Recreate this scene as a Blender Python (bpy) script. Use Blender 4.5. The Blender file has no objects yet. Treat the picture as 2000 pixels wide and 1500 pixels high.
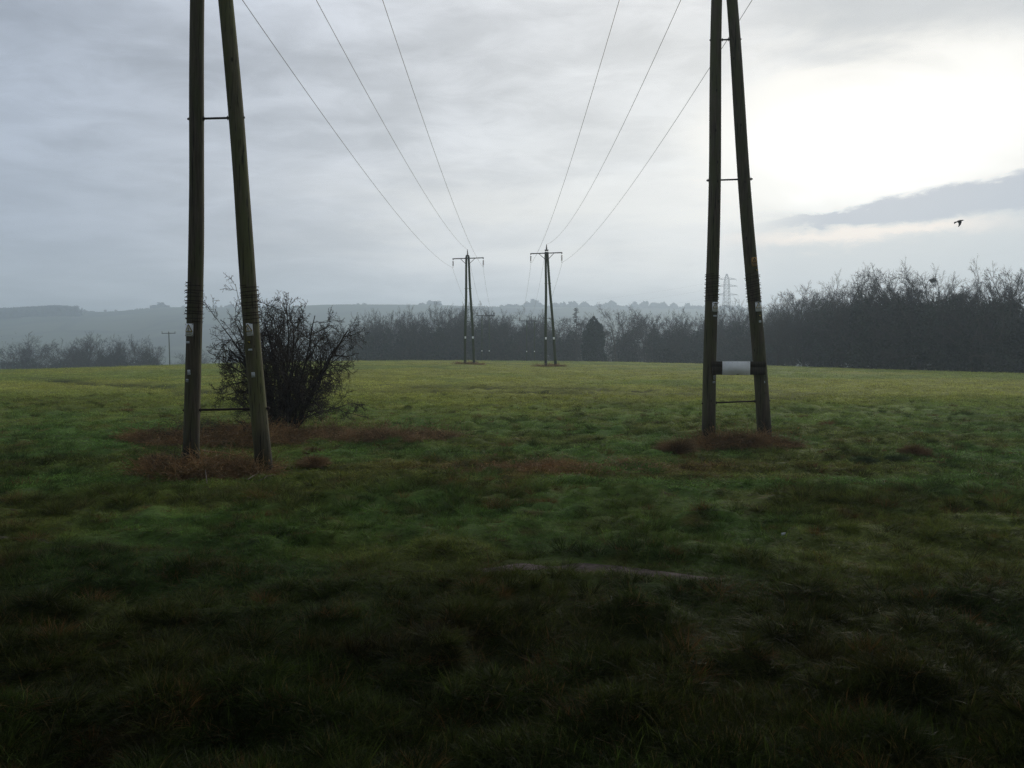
import bpy, math, random
import numpy as np
from math import radians, sin, cos, pi

# ------------------------------------------------------------------ camera
S = bpy.context.scene
COL = S.collection
EYE = 1.65
PITCH = math.atan(45 / 1500)
cam = bpy.data.cameras.new("camera")
cam.sensor_width = 36
cam.lens = 27
cam.clip_start = 0.1
cam.clip_end = 9000
co = bpy.data.objects.new("camera", cam)
COL.objects.link(co)
co.location = (0, 0, EYE)
co.rotation_euler = (pi / 2 - PITCH, 0, 0)
S.camera = co
S.render.engine = 'CYCLES'
S.cycles.max_bounces = 6
S.cycles.diffuse_bounces = 3
S.cycles.glossy_bounces = 2
S.cycles.transmission_bounces = 3
S.cycles.transparent_max_bounces = 8
S.cycles.volume_bounces = 1
S.cycles.use_denoising = True
S.cycles.denoising_prefilter = 'NONE'
S.view_settings.view_transform = 'Standard'
S.view_settings.look = 'None'
S.view_settings.gamma = 1
S.view_settings.exposure = 0.0


def ray(px, py):
    u = (px - 1000) / 1500
    v = (750 - py) / 1500
    y = cos(PITCH) + v * sin(PITCH)
    z = -sin(PITCH) + v * cos(PITCH)
    return u / y, z / y


def at(px, py, D):
    a, b = ray(px, py)
    return np.array([a * D, D, EYE + b * D])


# ------------------------------------------------------------------ node helper
class NT:
    def __init__(s, tree):
        s.t = tree
        tree.nodes.clear()

    def n(s, typ, **kw):
        nd = s.t.nodes.new(typ)
        for k, v in kw.items():
            setattr(nd, k, v)
        return nd

    def put(s, sock, v):
        if v is None:
            return
        if isinstance(v, bpy.types.NodeSocket):
            s.t.links.new(v, sock)
        else:
            if sock.type == 'RGBA' and not hasattr(v, '__len__'):
                v = (v, v, v, 1)
            if sock.type == 'RGBA' and len(v) == 3:
                v = (*v, 1)
            sock.default_value = v

    def m(s, op, a, b=None, c=None, clamp=False):
        nd = s.n('ShaderNodeMath', operation=op, use_clamp=clamp)
        for i, v in enumerate((a, b, c)):
            s.put(nd.inputs[i], v)
        return nd.outputs[0]

    def vm(s, op, a, b=None):
        nd = s.n('ShaderNodeVectorMath', operation=op)
        s.put(nd.inputs[0], a)
        if b is not None:
            s.put(nd.inputs[1], b)
        return nd.outputs[0]

    def noise(s, vec, scale, detail=4, rough=.55, dist=0.0):
        nd = s.n('ShaderNodeTexNoise')
        s.put(nd.inputs['Vector'], vec)
        nd.inputs['Scale'].default_value = scale
        nd.inputs['Detail'].default_value = detail
        nd.inputs['Roughness'].default_value = rough
        nd.inputs['Distortion'].default_value = dist
        return nd.outputs['Fac']

    def mix(s, f, a, b, bt='MIX'):
        nd = s.n('ShaderNodeMix', data_type='RGBA', blend_type=bt)
        s.put(nd.inputs[0], f)
        s.put(nd.inputs[6], a)
        s.put(nd.inputs[7], b)
        return nd.outputs[2]

    def ramp(s, x, a, b, lo=0.0, hi=1.0, smooth=True):
        nd = s.n('ShaderNodeMapRange', interpolation_type='SMOOTHSTEP' if smooth else 'LINEAR')
        s.put(nd.inputs[0], x)
        for i, v in enumerate((a, b, lo, hi)):
            s.put(nd.inputs[i + 1], v)
        return nd.outputs[0]

    def gauss(s, x, c, w):
        d = s.m('DIVIDE', s.m('SUBTRACT', x, c), w)
        return s.m('EXPONENT', s.m('MULTIPLY', s.m('MULTIPLY', d, d), -1))

    def xyz(s, v):
        nd = s.n('ShaderNodeSeparateXYZ')
        s.put(nd.inputs[0], v)
        return nd.outputs

    def comb(s, x, y, z):
        nd = s.n('ShaderNodeCombineXYZ')
        for i, v in enumerate((x, y, z)):
            s.put(nd.inputs[i], v)
        return nd.outputs[0]


# ------------------------------------------------------------------ sky
SUN_AZ, SUN_EL = radians(25), radians(16)
W = bpy.data.worlds.new("World")
S.world = W
W.use_nodes = True
t = NT(W.node_tree)
d = t.n('ShaderNodeTexCoord').outputs['Generated']
dx, dy, dz = t.xyz(d)
az = t.m('ARCTAN2', dx, dy)
el = t.m('ARCSINE', dz)
zz = t.m('ADD', t.m('MAXIMUM', dz, 0.0), 0.12)
plane = t.comb(t.m('DIVIDE', dx, zz), t.m('DIVIDE', dy, zz), 0.0)
warp = t.noise(plane, 0.9, 3, .5)
big = t.noise(t.comb(t.m('DIVIDE', dx, zz), t.m('MULTIPLY', t.m('DIVIDE', dy, zz), 0.8), 3.1), 0.42, 3, .5, 0.4)
med = t.noise(t.comb(t.m('DIVIDE', dx, zz), t.m('DIVIDE', dy, zz), 7.7), 1.6, 6, .55, 0.6)
fine = t.noise(t.comb(t.m('MULTIPLY', az, 2.0), t.m('MULTIPLY', el, 9.0), 1.3), 2.6, 5, .55, 0.3)
sky = t.n('ShaderNodeTexSky', sky_type='NISHITA')
sky.sun_disc = False
sky.sun_elevation = SUN_EL
sky.sun_rotation = SUN_AZ
sky.air_density = 1.0
sky.dust_density = 2.0
# overcast layer: blue-grey base, brighter towards the hidden sun
base = t.mix(t.ramp(az, -0.75, 0.25), (.315, .355, .430), (.600, .600, .605))
base = t.mix(t.ramp(el, 0.02, 0.16, 1, 0), base, (.42, .455, .485))
lum = t.m('ADD', 0.70, t.m('MULTIPLY', t.ramp(big, .32, .68), 0.30))
lum = t.m('ADD', lum, t.m('MULTIPLY', t.ramp(med, .33, .67), 0.20))
lum = t.m('ADD', lum, t.m('MULTIPLY', t.ramp(fine, .32, .68), 0.10))
mott = t.noise(t.comb(t.m('DIVIDE', dx, zz), t.m('MULTIPLY', t.m('DIVIDE', dy, zz), 1.4), 5.5), 4.2, 5, .6, 0.5)
lum = t.m('ADD', lum, t.m('MULTIPLY', t.ramp(mott, .35, .68), t.ramp(el, .12, .3, .05, .20)))
cloud = t.mix(1.0, base, t.comb(lum, lum, lum), 'MULTIPLY')
# broad pale band low in the middle of the picture's sky
pale = t.m('MULTIPLY', t.gauss(az, 0.08, 0.30), t.gauss(el, 0.165, 0.075))
pale = t.m('MULTIPLY', pale, t.ramp(fine, 0.35, 0.62, 0.35, 1))
cloud = t.mix(t.m('MULTIPLY', pale, 0.8), cloud, (.80, .775, .725))
# glow round the sun behind the cloud
azw = t.m('ADD', az, t.m('MULTIPLY', t.m('SUBTRACT', warp, .5), .16))
elw = t.m('ADD', el, t.m('MULTIPLY', t.m('SUBTRACT', med, .5), .16))
wide = t.m('MULTIPLY', t.gauss(azw, 0.40, 0.40), t.gauss(elw, 0.27, 0.17))
cloud = t.mix(t.m('MULTIPLY', wide, 0.42), cloud, (.76, .76, .735))
core = t.m('MULTIPLY', t.gauss(azw, 0.435, 0.150), t.gauss(elw, 0.250, 0.083))
fringe = t.ramp(core, 0.02, 0.22)
core = t.ramp(core, 0.12, 0.75, 0, 1)
cloud = t.mix(t.m('MULTIPLY', fringe, .72), cloud, (.86, .83, .765))
cloud = t.mix(core, cloud, (1.0, .99, .955))
# grey veil above the glow at the right
veil = t.m('MULTIPLY', t.ramp(t.m('ADD', elw, t.m('MULTIPLY', az, .10)), 0.375, 0.425), t.ramp(azw, 0.22, 0.42))
veil = t.m('MULTIPLY', veil, t.ramp(warp, .25, .6, .55, 1))
cloud = t.mix(t.m('MULTIPLY', veil, 0.95), cloud, (.38, .40, .42))
# warm thin line and the long dark bank low at the right
edge = t.m('ADD', el, t.m('MULTIPLY', t.m('SUBTRACT', fine, .5), .045))
rag = t.noise(t.comb(t.m('MULTIPLY', az, 9.0), t.m('MULTIPLY', el, 22.0), 4.3), 3.0, 6, .65, .5)
edge = t.m('ADD', edge, t.m('MULTIPLY', t.m('SUBTRACT', rag, .5), .022))
lowr = t.m('MULTIPLY', t.ramp(az, 0.22, 0.36), t.ramp(edge, 0.195, 0.150, 0, 1))
cloud = t.mix(t.m('MULTIPLY', lowr, 0.8), cloud, (.44, .475, .50))
line = t.m('MULTIPLY', t.gauss(edge, 0.147, 0.008), t.m('MULTIPLY', t.ramp(az, 0.22, 0.38), t.ramp(az, 0.62, 0.48)))
cloud = t.mix(t.m('MULTIPLY', line, 0.9), cloud, (.92, .80, .70))
bank_c = t.m('ADD', 0.171, t.m('MULTIPLY', t.m('SUBTRACT', az, .45), .06))
bank_w = t.ramp(az, 0.30, 0.56, 0.006, 0.020)
bank = t.ramp(t.m('ABSOLUTE', t.m('DIVIDE', t.m('SUBTRACT', edge, bank_c), bank_w)), 1.15, 0.65, 0, 1)
bank = t.m('MULTIPLY', bank, t.ramp(az, 0.30, 0.40))
cloud = t.mix(t.m('MULTIPLY', bank, 0.95), cloud, (.33, .365, .435))
# unseen sky overhead and behind, dulled to dim the light on the foreground
dull = t.m('MAXIMUM', t.ramp(el, 0.55, 1.1), t.m('MULTIPLY', t.ramp(dy, 0.35, -0.3), t.ramp(el, .25, .6)))
cloud = t.mix(dull, cloud, t.mix(1.0, (.30, .33, .37), t.comb(lum, lum, lum), 'MULTIPLY'))
below = t.ramp(dz, -0.01, -0.12)
cloud = t.mix(below, cloud, (.10, .11, .10))
bg1 = t.n('ShaderNodeBackground')
t.put(bg1.inputs[0], sky.outputs[0])
bg1.inputs[1].default_value = 0.05
bg2 = t.n('ShaderNodeBackground')
t.put(bg2.inputs[0], cloud)
bg2.inputs[1].default_value = 1.38
mx = t.n('ShaderNodeMixShader')
mx.inputs[0].default_value = 0.94
t.t.links.new(bg1.outputs[0], mx.inputs[1])
t.t.links.new(bg2.outputs[0], mx.inputs[2])
t.t.links.new(mx.outputs[0], t.n('ShaderNodeOutputWorld').inputs[0])

# ------------------------------------------------------------------ sun (veiled)
sl = bpy.data.lights.new("sun", 'SUN')
sl.energy = 1.5
sl.angle = radians(12)
sl.color = (1.0, .93, .82)
so = bpy.data.objects.new("sun", sl)
COL.objects.link(so)
so.rotation_euler = (pi / 2 - SUN_EL, 0, pi - SUN_AZ)

# ------------------------------------------------------------------ mesh helpers


def V(*a):
    return np.array(a, float)


def unit(v):
    return v / np.maximum(np.linalg.norm(v, axis=-1, keepdims=True), 1e-9)


class MB:
    """collects vertices and faces, links them as ONE mesh object"""

    def __init__(s):
        s.v, s.f, s.n = [], [], 0

    def add(s, v, f):
        v = np.asarray(v, float).reshape(-1, 3)
        for fs in (f if isinstance(f, list) else [f]):
            s.f.append(np.asarray(fs, int) + s.n)
        s.v.append(v)
        s.n += len(v)

    def tubes(s, P, R, sides=3, cap=True):
        """P (N,k,3) polylines, R (N,k) radii"""
        P = np.asarray(P, float)
        R = np.asarray(R, float)
        if P.ndim == 2:
            P = P[None]
            R = R[None]
        N, k, _ = P.shape
        T = np.empty_like(P)
        T[:, 1:-1] = P[:, 2:] - P[:, :-2]
        T[:, 0] = P[:, 1] - P[:, 0]
        T[:, -1] = P[:, -1] - P[:, -2]
        T = unit(T)
        ref = np.where(np.abs(T[:, :1, 2:3]) > .8, V(1, 0, 0), V(0, 0, 1))
        ref = np.broadcast_to(ref, T.shape)
        A = unit(np.cross(T, ref))
        B = np.cross(T, A)
        th = np.arange(sides) * 2 * pi / sides
        ring = A[:, :, None] * np.cos(th)[:, None] + B[:, :, None] * np.sin(th)[:, None]
        v = P[:, :, None] + ring * R[:, :, None, None]
        idx = np.arange(N * k * sides).reshape(N, k, sides)
        a = idx[:, :-1]
        b = idx[:, 1:]
        f = np.stack([a, np.roll(a, -1, 2), np.roll(b, -1, 2), b], -1).reshape(-1, 4)
        s.add(v, f)
        if cap and sides > 2:
            c = [idx[:, -1].reshape(-1, sides), idx[:, 0, ::-1].reshape(-1, sides)]
            base = s.n - N * k * sides
            for q in c:
                s.f.append(q + base)

    def slivers(s, P0, P1, w, rng):
        """thin triangles tapering from P0 to P1"""
        N = len(P0)
        side = unit(np.cross(P1 - P0, rng.normal(size=(N, 3)))) * np.asarray(w).reshape(-1, 1) * .5
        v = np.stack([P0 - side, P0 + side, P1], 1)
        s.add(v, np.arange(N * 3).reshape(N, 3))

    def quads(s, C, U, Wd):
        v = np.stack([C - U - Wd, C + U - Wd, C + U + Wd, C - U + Wd], 1)
        s.add(v, np.arange(len(C) * 4).reshape(-1, 4))

    def box(s, c, x, y, z):
        """centre and three half-axis vectors"""
        c, x, y, z = map(np.asarray, (c, x, y, z))
        v = [c + i * x + j * y + k * z for k in (-1, 1) for j in (-1, 1) for i in (-1, 1)]
        f = np.array([[0, 2, 3, 1], [4, 5, 7, 6], [0, 1, 5, 4], [2, 6, 7, 3], [0, 4, 6, 2], [1, 3, 7, 5]])
        s.add(v, f)

    def build(s, name, mat, parent=None, smooth=False):
        me = bpy.data.meshes.new(name)
        if s.v:
            v = np.concatenate(s.v)
            tot = sum(len(f) for f in s.f)
            loops = np.concatenate([f.ravel() for f in s.f])
            sizes = np.concatenate([np.full(len(f), f.shape[1]) for f in s.f])
            me.vertices.add(len(v))
            me.vertices.foreach_set('co', v.ravel())
            me.loops.add(len(loops))
            me.loops.foreach_set('vertex_index', loops)
            me.polygons.add(tot)
            me.polygons.foreach_set('loop_start', np.concatenate([[0], np.cumsum(sizes)[:-1]]))
            if smooth:
                me.polygons.foreach_set('use_smooth', np.ones(tot, bool))
            me.update(calc_edges=True)
        me.materials.append(mat)
        o = bpy.data.objects.new(name, me)
        COL.objects.link(o)
        if parent is not None:
            o.parent = parent
        return o


def tag(o, label=None, cat=None, group=None, kind=None):
    if label:
        o['label'] = label
    if cat:
        o['category'] = cat
    if group:
        o['group'] = group
    if kind:
        o['kind'] = kind
    return o


def empty(name, loc=(0, 0, 0)):
    o = bpy.data.objects.new(name, None)
    o.empty_display_size = .2
    COL.objects.link(o)
    o.location = loc
    return o


def copy_tree(o, parent=None):
    c = o.copy()
    COL.objects.link(c)
    c.parent = parent
    for ch in list(o.children):
        copy_tree(ch, c)
    return c


# ------------------------------------------------------------------ materials
def mat(name):
    m = bpy.data.materials.new(name)
    m.use_nodes = True
    return m, NT(m.node_tree)


def finish(t, color, rough=.8, bump=None, bstr=.3, bdist=.02, metal=0, spec=.3, trans=0.0):
    out = t.n('ShaderNodeOutputMaterial')
    p = t.n('ShaderNodeBsdfPrincipled')
    t.put(p.inputs['Base Color'], color)
    t.put(p.inputs['Roughness'], rough)
    t.put(p.inputs['Metallic'], metal)
    t.put(p.inputs['Specular IOR Level'], spec)
    if bump is not None:
        b = t.n('ShaderNodeBump')
        b.inputs['Strength'].default_value = bstr
        b.inputs['Distance'].default_value = bdist
        t.put(b.inputs['Height'], bump)
        t.t.links.new(b.outputs[0], p.inputs['Normal'])
    sh = p.outputs[0]
    if trans:
        tr = t.n('ShaderNodeBsdfTranslucent')
        t.put(tr.inputs[0], color)
        mx = t.n('ShaderNodeMixShader')
        mx.inputs[0].default_value = trans
        t.t.links.new(sh, mx.inputs[1])
        t.t.links.new(tr.outputs[0], mx.inputs[2])
        sh = mx.outputs[0]
    t.t.links.new(sh, out.inputs[0])


def plain(name, c, rough=.7, metal=0, var=.25, scale=6, spec=.3):
    m, t = mat(name)
    p = t.n('ShaderNodeNewGeometry').outputs['Position']
    n = t.noise(p, scale, 4, .6)
    k = t.ramp(n, .3, .7, 1 - var, 1 + var, False)
    finish(t, t.mix(1.0, c, t.comb(k, k, k), 'MULTIPLY'), rough, metal=metal, spec=spec)
    return m


def wood(name, c1, c2, green, gamount, basez):
    m, t = mat(name)
    p = t.n('ShaderNodeNewGeometry').outputs['Position']
    st = t.vm('MULTIPLY', p, (1, 1, .05))
    grain = t.noise(st, 42, 5, .65, .2)
    grain2 = t.noise(t.vm('MULTIPLY', p, (1, 1, .025)), 120, 3, .6)
    col = t.mix(t.ramp(grain, .3, .7), c1, c2)
    alg = t.noise(t.vm('MULTIPLY', p, (1, 1, .22)), 5, 5, .6)
    col = t.mix(t.m('MULTIPLY', t.ramp(alg, .35, .62), gamount), col, green)
    kn = t.n('ShaderNodeTexVoronoi', feature='F1')
    t.put(kn.inputs['Vector'], t.vm('MULTIPLY', p, (1, 1, .4)))
    kn.inputs['Scale'].default_value = 6.5
    knot = t.ramp(kn.outputs['Distance'], .07, .13, 1, 0)
    col = t.mix(t.m('MULTIPLY', knot, .75), col, (.008, .007, .006))
    crack = t.ramp(t.noise(t.vm('MULTIPLY', p, (1, 1, .02)), 55, 2, .5), .60, .66)
    col = t.mix(t.m('MULTIPLY', crack, .8), col, (.01, .009, .008))
    z = t.xyz(p)[2]
    foot_dark = t.ramp(t.m('ADD', z, t.m('MULTIPLY', alg, .7)), basez + .35, basez + 1.15, 1, 0)
    col = t.mix(t.m('MULTIPLY', foot_dark, .65), col, (.012, .009, .007))  # darker towards the foot of the pole
    finish(t, col, .82, bump=t.m('SUBTRACT', t.m('ADD', grain, t.m('MULTIPLY', grain2, .5)), t.m('MULTIPLY', crack, .8)), bstr=.7, bdist=.012, spec=.25)
    return m


M = {}
M['wood_brown'] = wood('weathered_brown_pole_wood', (.060, .050, .034), (.125, .102, .072), (.078, .088, .034), .7, -.1)
M['wood_green'] = wood('algae_green_pole_wood', (.080, .071, .040), (.150, .133, .080), (.108, .118, .040), .75, -.1)
M['wood_far'] = wood('far_pole_wood', (.035, .042, .022), (.065, .072, .038), (.045, .066, .024), .8, 1.2)
M['plank'] = wood('dark_plank_wood', (.030, .024, .020), (.06, .048, .036), (.03, .035, .015), .3, -9)
M['steel'] = plain('dark_galvanised_steel', (.06, .058, .06), .55, .6)
M['rust'] = plain('rusted_wire', (.035, .022, .018), .8, .3)
M['glaze'] = plain('brown_porcelain', (.05, .04, .035), .3)
M['white_enamel'] = plain('white_sign_enamel', (.88, .90, .92), .75, var=.05, scale=22, spec=.1)
M['black_print'] = plain('black_print', (.02, .02, .02), .6)
M['yellow_print'] = plain('yellow_print', (.55, .42, .05), .5)
M['faded_yellow'] = plain('faded_yellow_sign', (.42, .24, .06), .6, var=.35, scale=30)
M['white_tag'] = plain('scratched_white_tag', (.50, .54, .56), .5, var=.4, scale=70)
M['grey_print'] = plain('grey_print', (.22, .22, .22), .6)
M['bark'] = plain('grey_brown_bark', (.062, .056, .044), .9, scale=3, var=.35)
M['twig'] = plain('bare_twig_bark', (.040, .034, .030), .9, scale=2, var=.3)
M['thorn'] = plain('dark_thorn_bark', (.035, .028, .022), .85, scale=9, var=.4)
M['thorn_twig'] = plain('thorn_twig_bark', (.040, .030, .022), .85, scale=9, var=.4)
M['wire'] = plain('aluminium_conductor', (.10, .10, .10), .5, .5)
M['feather'] = plain('black_feather', (.012, .012, .013), .6)
M['ivy'] = plain('dark_ivy_leaf', (.022, .030, .016), .7, scale=.8, var=.45)
M['needle'] = plain('dark_conifer_needle', (.016, .028, .020), .75, scale=1, var=.35)
M['underwood'] = plain('woodland_understorey', (.024, .025, .018), .9, scale=.13, var=.6)
M['hill_wood'] = plain('distant_wood', (.018, .022, .018), .9, scale=.02, var=.3)


def dead(name, a, b, scale=14):
    m, t = mat(name)
    p = t.n('ShaderNodeNewGeometry').outputs['Position']
    n = t.noise(p, scale, 4, .6)
    n2 = t.noise(p, 1.7, 2, .5)
    rnd = t.n('ShaderNodeNewGeometry').outputs['Random Per Island']
    col = t.mix(rnd, a, b)
    col = t.mix(t.m('MULTIPLY', t.ramp(t.m('FRACT', t.m('MULTIPLY', rnd, 17.3)), .75, .8), .6), col, (.07, .085, .03))
    col = t.mix(t.m('MULTIPLY', t.ramp(t.m('FRACT', t.m('MULTIPLY', rnd, 31.7)), .86, .9), .6), col, (.34, .27, .18))
    k = t.ramp(n2, .3, .7, .6, 1.3)
    finish(t, t.mix(1.0, col, t.comb(k, k, k), 'MULTIPLY'), .9, trans=.15)
    return m


M['bramble'] = dead('dead_bramble_stem', (.20, .105, .040), (.42, .26, .115))
M['straw'] = dead('straw_dead_grass', (.26, .15, .07), (.40, .26, .13))
M['stick'] = dead('fallen_stick_bark', (.12, .10, .08), (.22, .18, .14), 30)

# ------------------------------------------------------------------ terrain
rs0 = np.random.RandomState(5)
_G = rs0.rand(256, 256)


def vnoise(x, y, s=1.0, seed=0):
    x = np.asarray(x, float) / s + 17.3 * seed
    y = np.asarray(y, float) / s + 9.1 * seed
    xi = np.floor(x).astype(int)
    yi = np.floor(y).astype(int)
    fx = x - xi
    fy = y - yi
    fx = fx * fx * (3 - 2 * fx)
    fy = fy * fy * (3 - 2 * fy)
    g = lambda i, j: _G[i % 256, j % 256]
    return (g(xi, yi) * (1 - fx) + g(xi + 1, yi) * fx) * (1 - fy) + (g(xi, yi + 1) * (1 - fx) + g(xi + 1, yi + 1) * fx) * fy


def sstep(x, a, b):
    u = np.clip((np.asarray(x, float) - a) / (b - a), 0, 1)
    return u * u * (3 - 2 * u)


_ys = np.arange(-3000, 5000, 1.0)
_hk = [(-3000, 0), (-60, .8), (-20, .25), (0, 0), (7, -.06), (13, -.30), (18, -.27), (26, .02), (40, .42), (60, .90), (80, 1.30), (100, 1.63),
       (115, 1.74), (130, 1.55), (160, .3), (200, -2.5), (260, -7), (350, -13), (500, -16), (750, -8), (5000, -8)]
_hz = np.interp(_ys, [k[0] for k in _hk], [k[1] for k in _hk])
_w = np.exp(-np.linspace(-2, 2, 17) ** 2)
_hz2 = np.convolve(_hz, _w / _w.sum(), 'same')
_b = sstep(_ys, 18, 60)
_w3 = np.exp(-np.linspace(-2, 2, 5) ** 2)
_hz = np.convolve(_hz, _w3 / _w3.sum(), 'same') * (1 - _b) + _hz2 * _b


def ridge_px(x, y):
    """ridge line height above the eye as the picture's height at bearing x/y"""
    px = 1000 + 1500 * np.clip(x / np.maximum(y, 1), -1.6, 1.6)
    return np.interp(px, [-1400, -400, 0, 110, 200, 260, 330, 400, 560, 640, 820, 900, 1000, 1180, 1350, 1600, 2000, 3400],
                     [640, 622, 617, 611, 613, 609, 604, 604, 602, 599, 599, 601, 603, 606, 609, 614, 622, 640])


# worn mud path crossing the foreground
def path_y(x):
    x = np.asarray(x, float)
    return 6.28 + .0 * x + np.where(x < 0, .22 * np.sin(x * .9) - .20 * x, -.10 * x) + .10 * np.sin(x * 2.3 + .6)


def path_w(x):
    x = np.asarray(x, float)
    return np.interp(x, [-9, -5, -3.2, -.8, -.45, .1, 1.1, 1.6, 1.9, 9], [.05, .05, .0, .0, .06, .10, .12, .08, .0, .04]) * (.4 + 1.2 * vnoise(x, x * 0, .25, 9))


def _ydist(px, py):
    a, bb = ray(px, py)
    D = np.linspace(20, 110, 2000)
    hh = np.interp(D, _ys, _hz)
    i = np.argmax(EYE + bb * D <= hh)
    return a * D[i], D[i]


TRACKS = []
for line_ in ([(40, 737), (200, 748), (360, 760), (520, 767), (700, 765)], [(700, 766), (900, 764), (1050, 766), (1240, 769), (1380, 768)], [(760, 758), (900, 756), (1100, 758), (1300, 764)],
              [(1320, 762), (1450, 763), (1560, 768), (1700, 778)], [(1330, 771), (1480, 775), (1610, 779)], [(300, 766), (420, 771)], [(1500, 800), (1640, 803)], [(1150, 790), (1280, 788)]):
    TRACKS.append(np.array([_ydist(*q_) for q_ in line_]))


def track_mask(x, y):
    x = np.asarray(x, float)
    y = np.asarray(y, float)
    m_ = np.zeros(np.broadcast(x, y).shape)
    for T_ in TRACKS:
        o_ = np.argsort(T_[:, 0])
        yy = np.interp(x, T_[o_, 0], T_[o_, 1]) + .35 * np.sin(x * .6)
        w_ = .36 + .018 * yy
        ins = sstep(x, T_[:, 0].min() - .5, T_[:, 0].min() + 1.5) * (1 - sstep(x, T_[:, 0].max() - 1.5, T_[:, 0].max() + .5))
        m_ = np.maximum(m_, np.exp(-((y - yy) / w_) ** 2) * ins * (.35 + .9 * vnoise(x, y, 2.2, 8)))
    return np.clip(m_, 0, 1)


def height(x, y):
    x = np.asarray(x, float)
    y = np.asarray(y, float)
    h = np.interp(y, _ys, _hz)
    lat = np.clip(((x + 12) / 62) ** 2, 0, 6) * np.where(x > -12, 1.2, 1.9)
    h = h - lat * sstep(y, 25, 105) * (1 - sstep(y, 300, 700))
    far = sstep(y, 560, 1500)
    top = EYE + (705 - ridge_px(x, y)) / 1500 * 1500
    h = h * (1 - far) + top * far
    h = h + far * 3 * (vnoise(x, y, 160, 3) - .5) * (1 - sstep(y, 1300, 1500)) * 2
    h = h - sstep(y, 1560, 2400) * 60
    near = 1 - sstep(y, 24, 70)
    near = np.where(y < -30, 0, near)
    b = (vnoise(x, y, .8, 1) - .5) * .07 + (vnoise(x, y, .30, 2) - .5) * .13 + (np.maximum(vnoise(x, y, .40, 33) - .66, 0)) * .30 + (vnoise(x, y, 3.1, 4) - .5) * .10
    fl_ = 1 - .85 * np.exp(-((y - path_y(x)) / .4) ** 2)
    h = h + b * near * sstep(y, -2, 2.5) * fl_ - .02 * np.exp(-((y - path_y(x)) / .25) ** 2) * near
    h = h + (1 - near) * (vnoise(x, y, 3.0, 6) - .5) * .10 * sstep(y, 24, 60) * (1 - sstep(y, 130, 200))
    h = h - .15 * track_mask(x, y)
    return h


def axis(parts):
    out = []
    for a, b, n in parts:
        out.append(np.linspace(a, b, n, endpoint=False))
    return np.concatenate(out + [[parts[-1][1]]])


def grid_obj(name, xs, ys, m, dz=0.0):
    X, Y = np.meshgrid(xs, ys)
    Z = height(X, Y) + dz
    b = MB()
    idx = np.arange(X.size).reshape(X.shape)
    f = np.stack([idx[:-1, :-1], idx[:-1, 1:], idx[1:, 1:], idx[1:, :-1]], -1).reshape(-1, 4)
    b.add(np.stack([X, Y, Z], -1), f)
    return b.build(name, m, smooth=True)


def zone_colors(x, y):
    """(N,3) base grass colour by place: rough margin, painted foreground shade, sown field, brown patches, per-metre variation"""
    x = np.asarray(x, float)
    y = np.asarray(y, float)
    n1 = vnoise(x, y, 2.3, 11)
    n2 = vnoise(x, y, .7, 12)
    n3 = vnoise(x, y, 9, 13)
    bound = 19.5 + 3.5 * (vnoise(x, x * 0, 5, 14) - .5) + np.where(x < -6, (x + 6) * -.25, 0)
    field = sstep(y + (n2 - .5) * 5, bound - 5, bound + 17)
    green = np.array([.120, .215, .044])
    olive = np.array([.145, .180, .036])
    brown = np.array([.17, .115, .040])
    fld = np.array([.31, .32, .070])
    fld2 = np.array([.22, .27, .060])
    c = green[None] + (olive - green)[None] * sstep(n1 + .5 * n2, .5, 1.0)[..., None]
    br = sstep(vnoise(x, y, .45, 12) + .4 * vnoise(x, y, .2, 15), 1.02, 1.25)
    c = c + (brown - c) * (br * .7)[..., None]
    # long fallen-grass patch in the middle distance
    e = ((x - .9) / 2.6) ** 2 + ((y - 13.6) / 1.3) ** 2
    pm = np.exp(-e) * sstep(n2, .2, .6)
    c = c + (np.array([.24, .11, .04]) - c) * np.clip(pm * .95, 0, 1)[..., None]
    fore_shade = 1 - sstep(y + (n2 - .5) * 2 + (n1 - .5) * 2, 5.2, 8.0)
    c = c * (1 - .55 * fore_shade)[..., None]  # foreground shade painted into the grass colour close to the viewer
    f = fld[None] + (fld2 - fld)[None] * sstep(n3 * .6 + n1 * .4, .35, .65)[..., None]
    f = f * (.78 + .30 * vnoise(x, y, 1.6, 71) + .18 * vnoise(x * .35, y, .8, 72))[..., None]
    c = c + (f - c) * field[..., None]
    c = c * (1 - .80 * track_mask(x, y))[..., None]
    return c, field


def ground_mat():
    m, t = mat('meadow_ground')
    p = t.n('ShaderNodeNewGeometry').outputs['Position']
    a = t.n('ShaderNodeAttribute', attribute_name='gcol').outputs['Color']
    n = t.noise(p, 9, 6, .7)
    n2 = t.noise(t.vm('MULTIPLY', p, (.5, 1, 1)), 1.3, 5, .65)
    k = t.m('ADD', t.ramp(n, .3, .7, .35, .9), t.ramp(n2, .3, .7, -.15, .25))
    col = t.mix(1.0, a, t.comb(k, k, k), 'MULTIPLY')
    y = t.xyz(p)[1]
    soil = t.m('MULTIPLY', t.ramp(n, .52, .66), t.ramp(y, 20, 35, .8, 0))
    col = t.mix(soil, col, (.035, .024, .016))
    finish(t, col, .95, bump=n, bstr=.8, bdist=.05, spec=.1)
    return m


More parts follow.
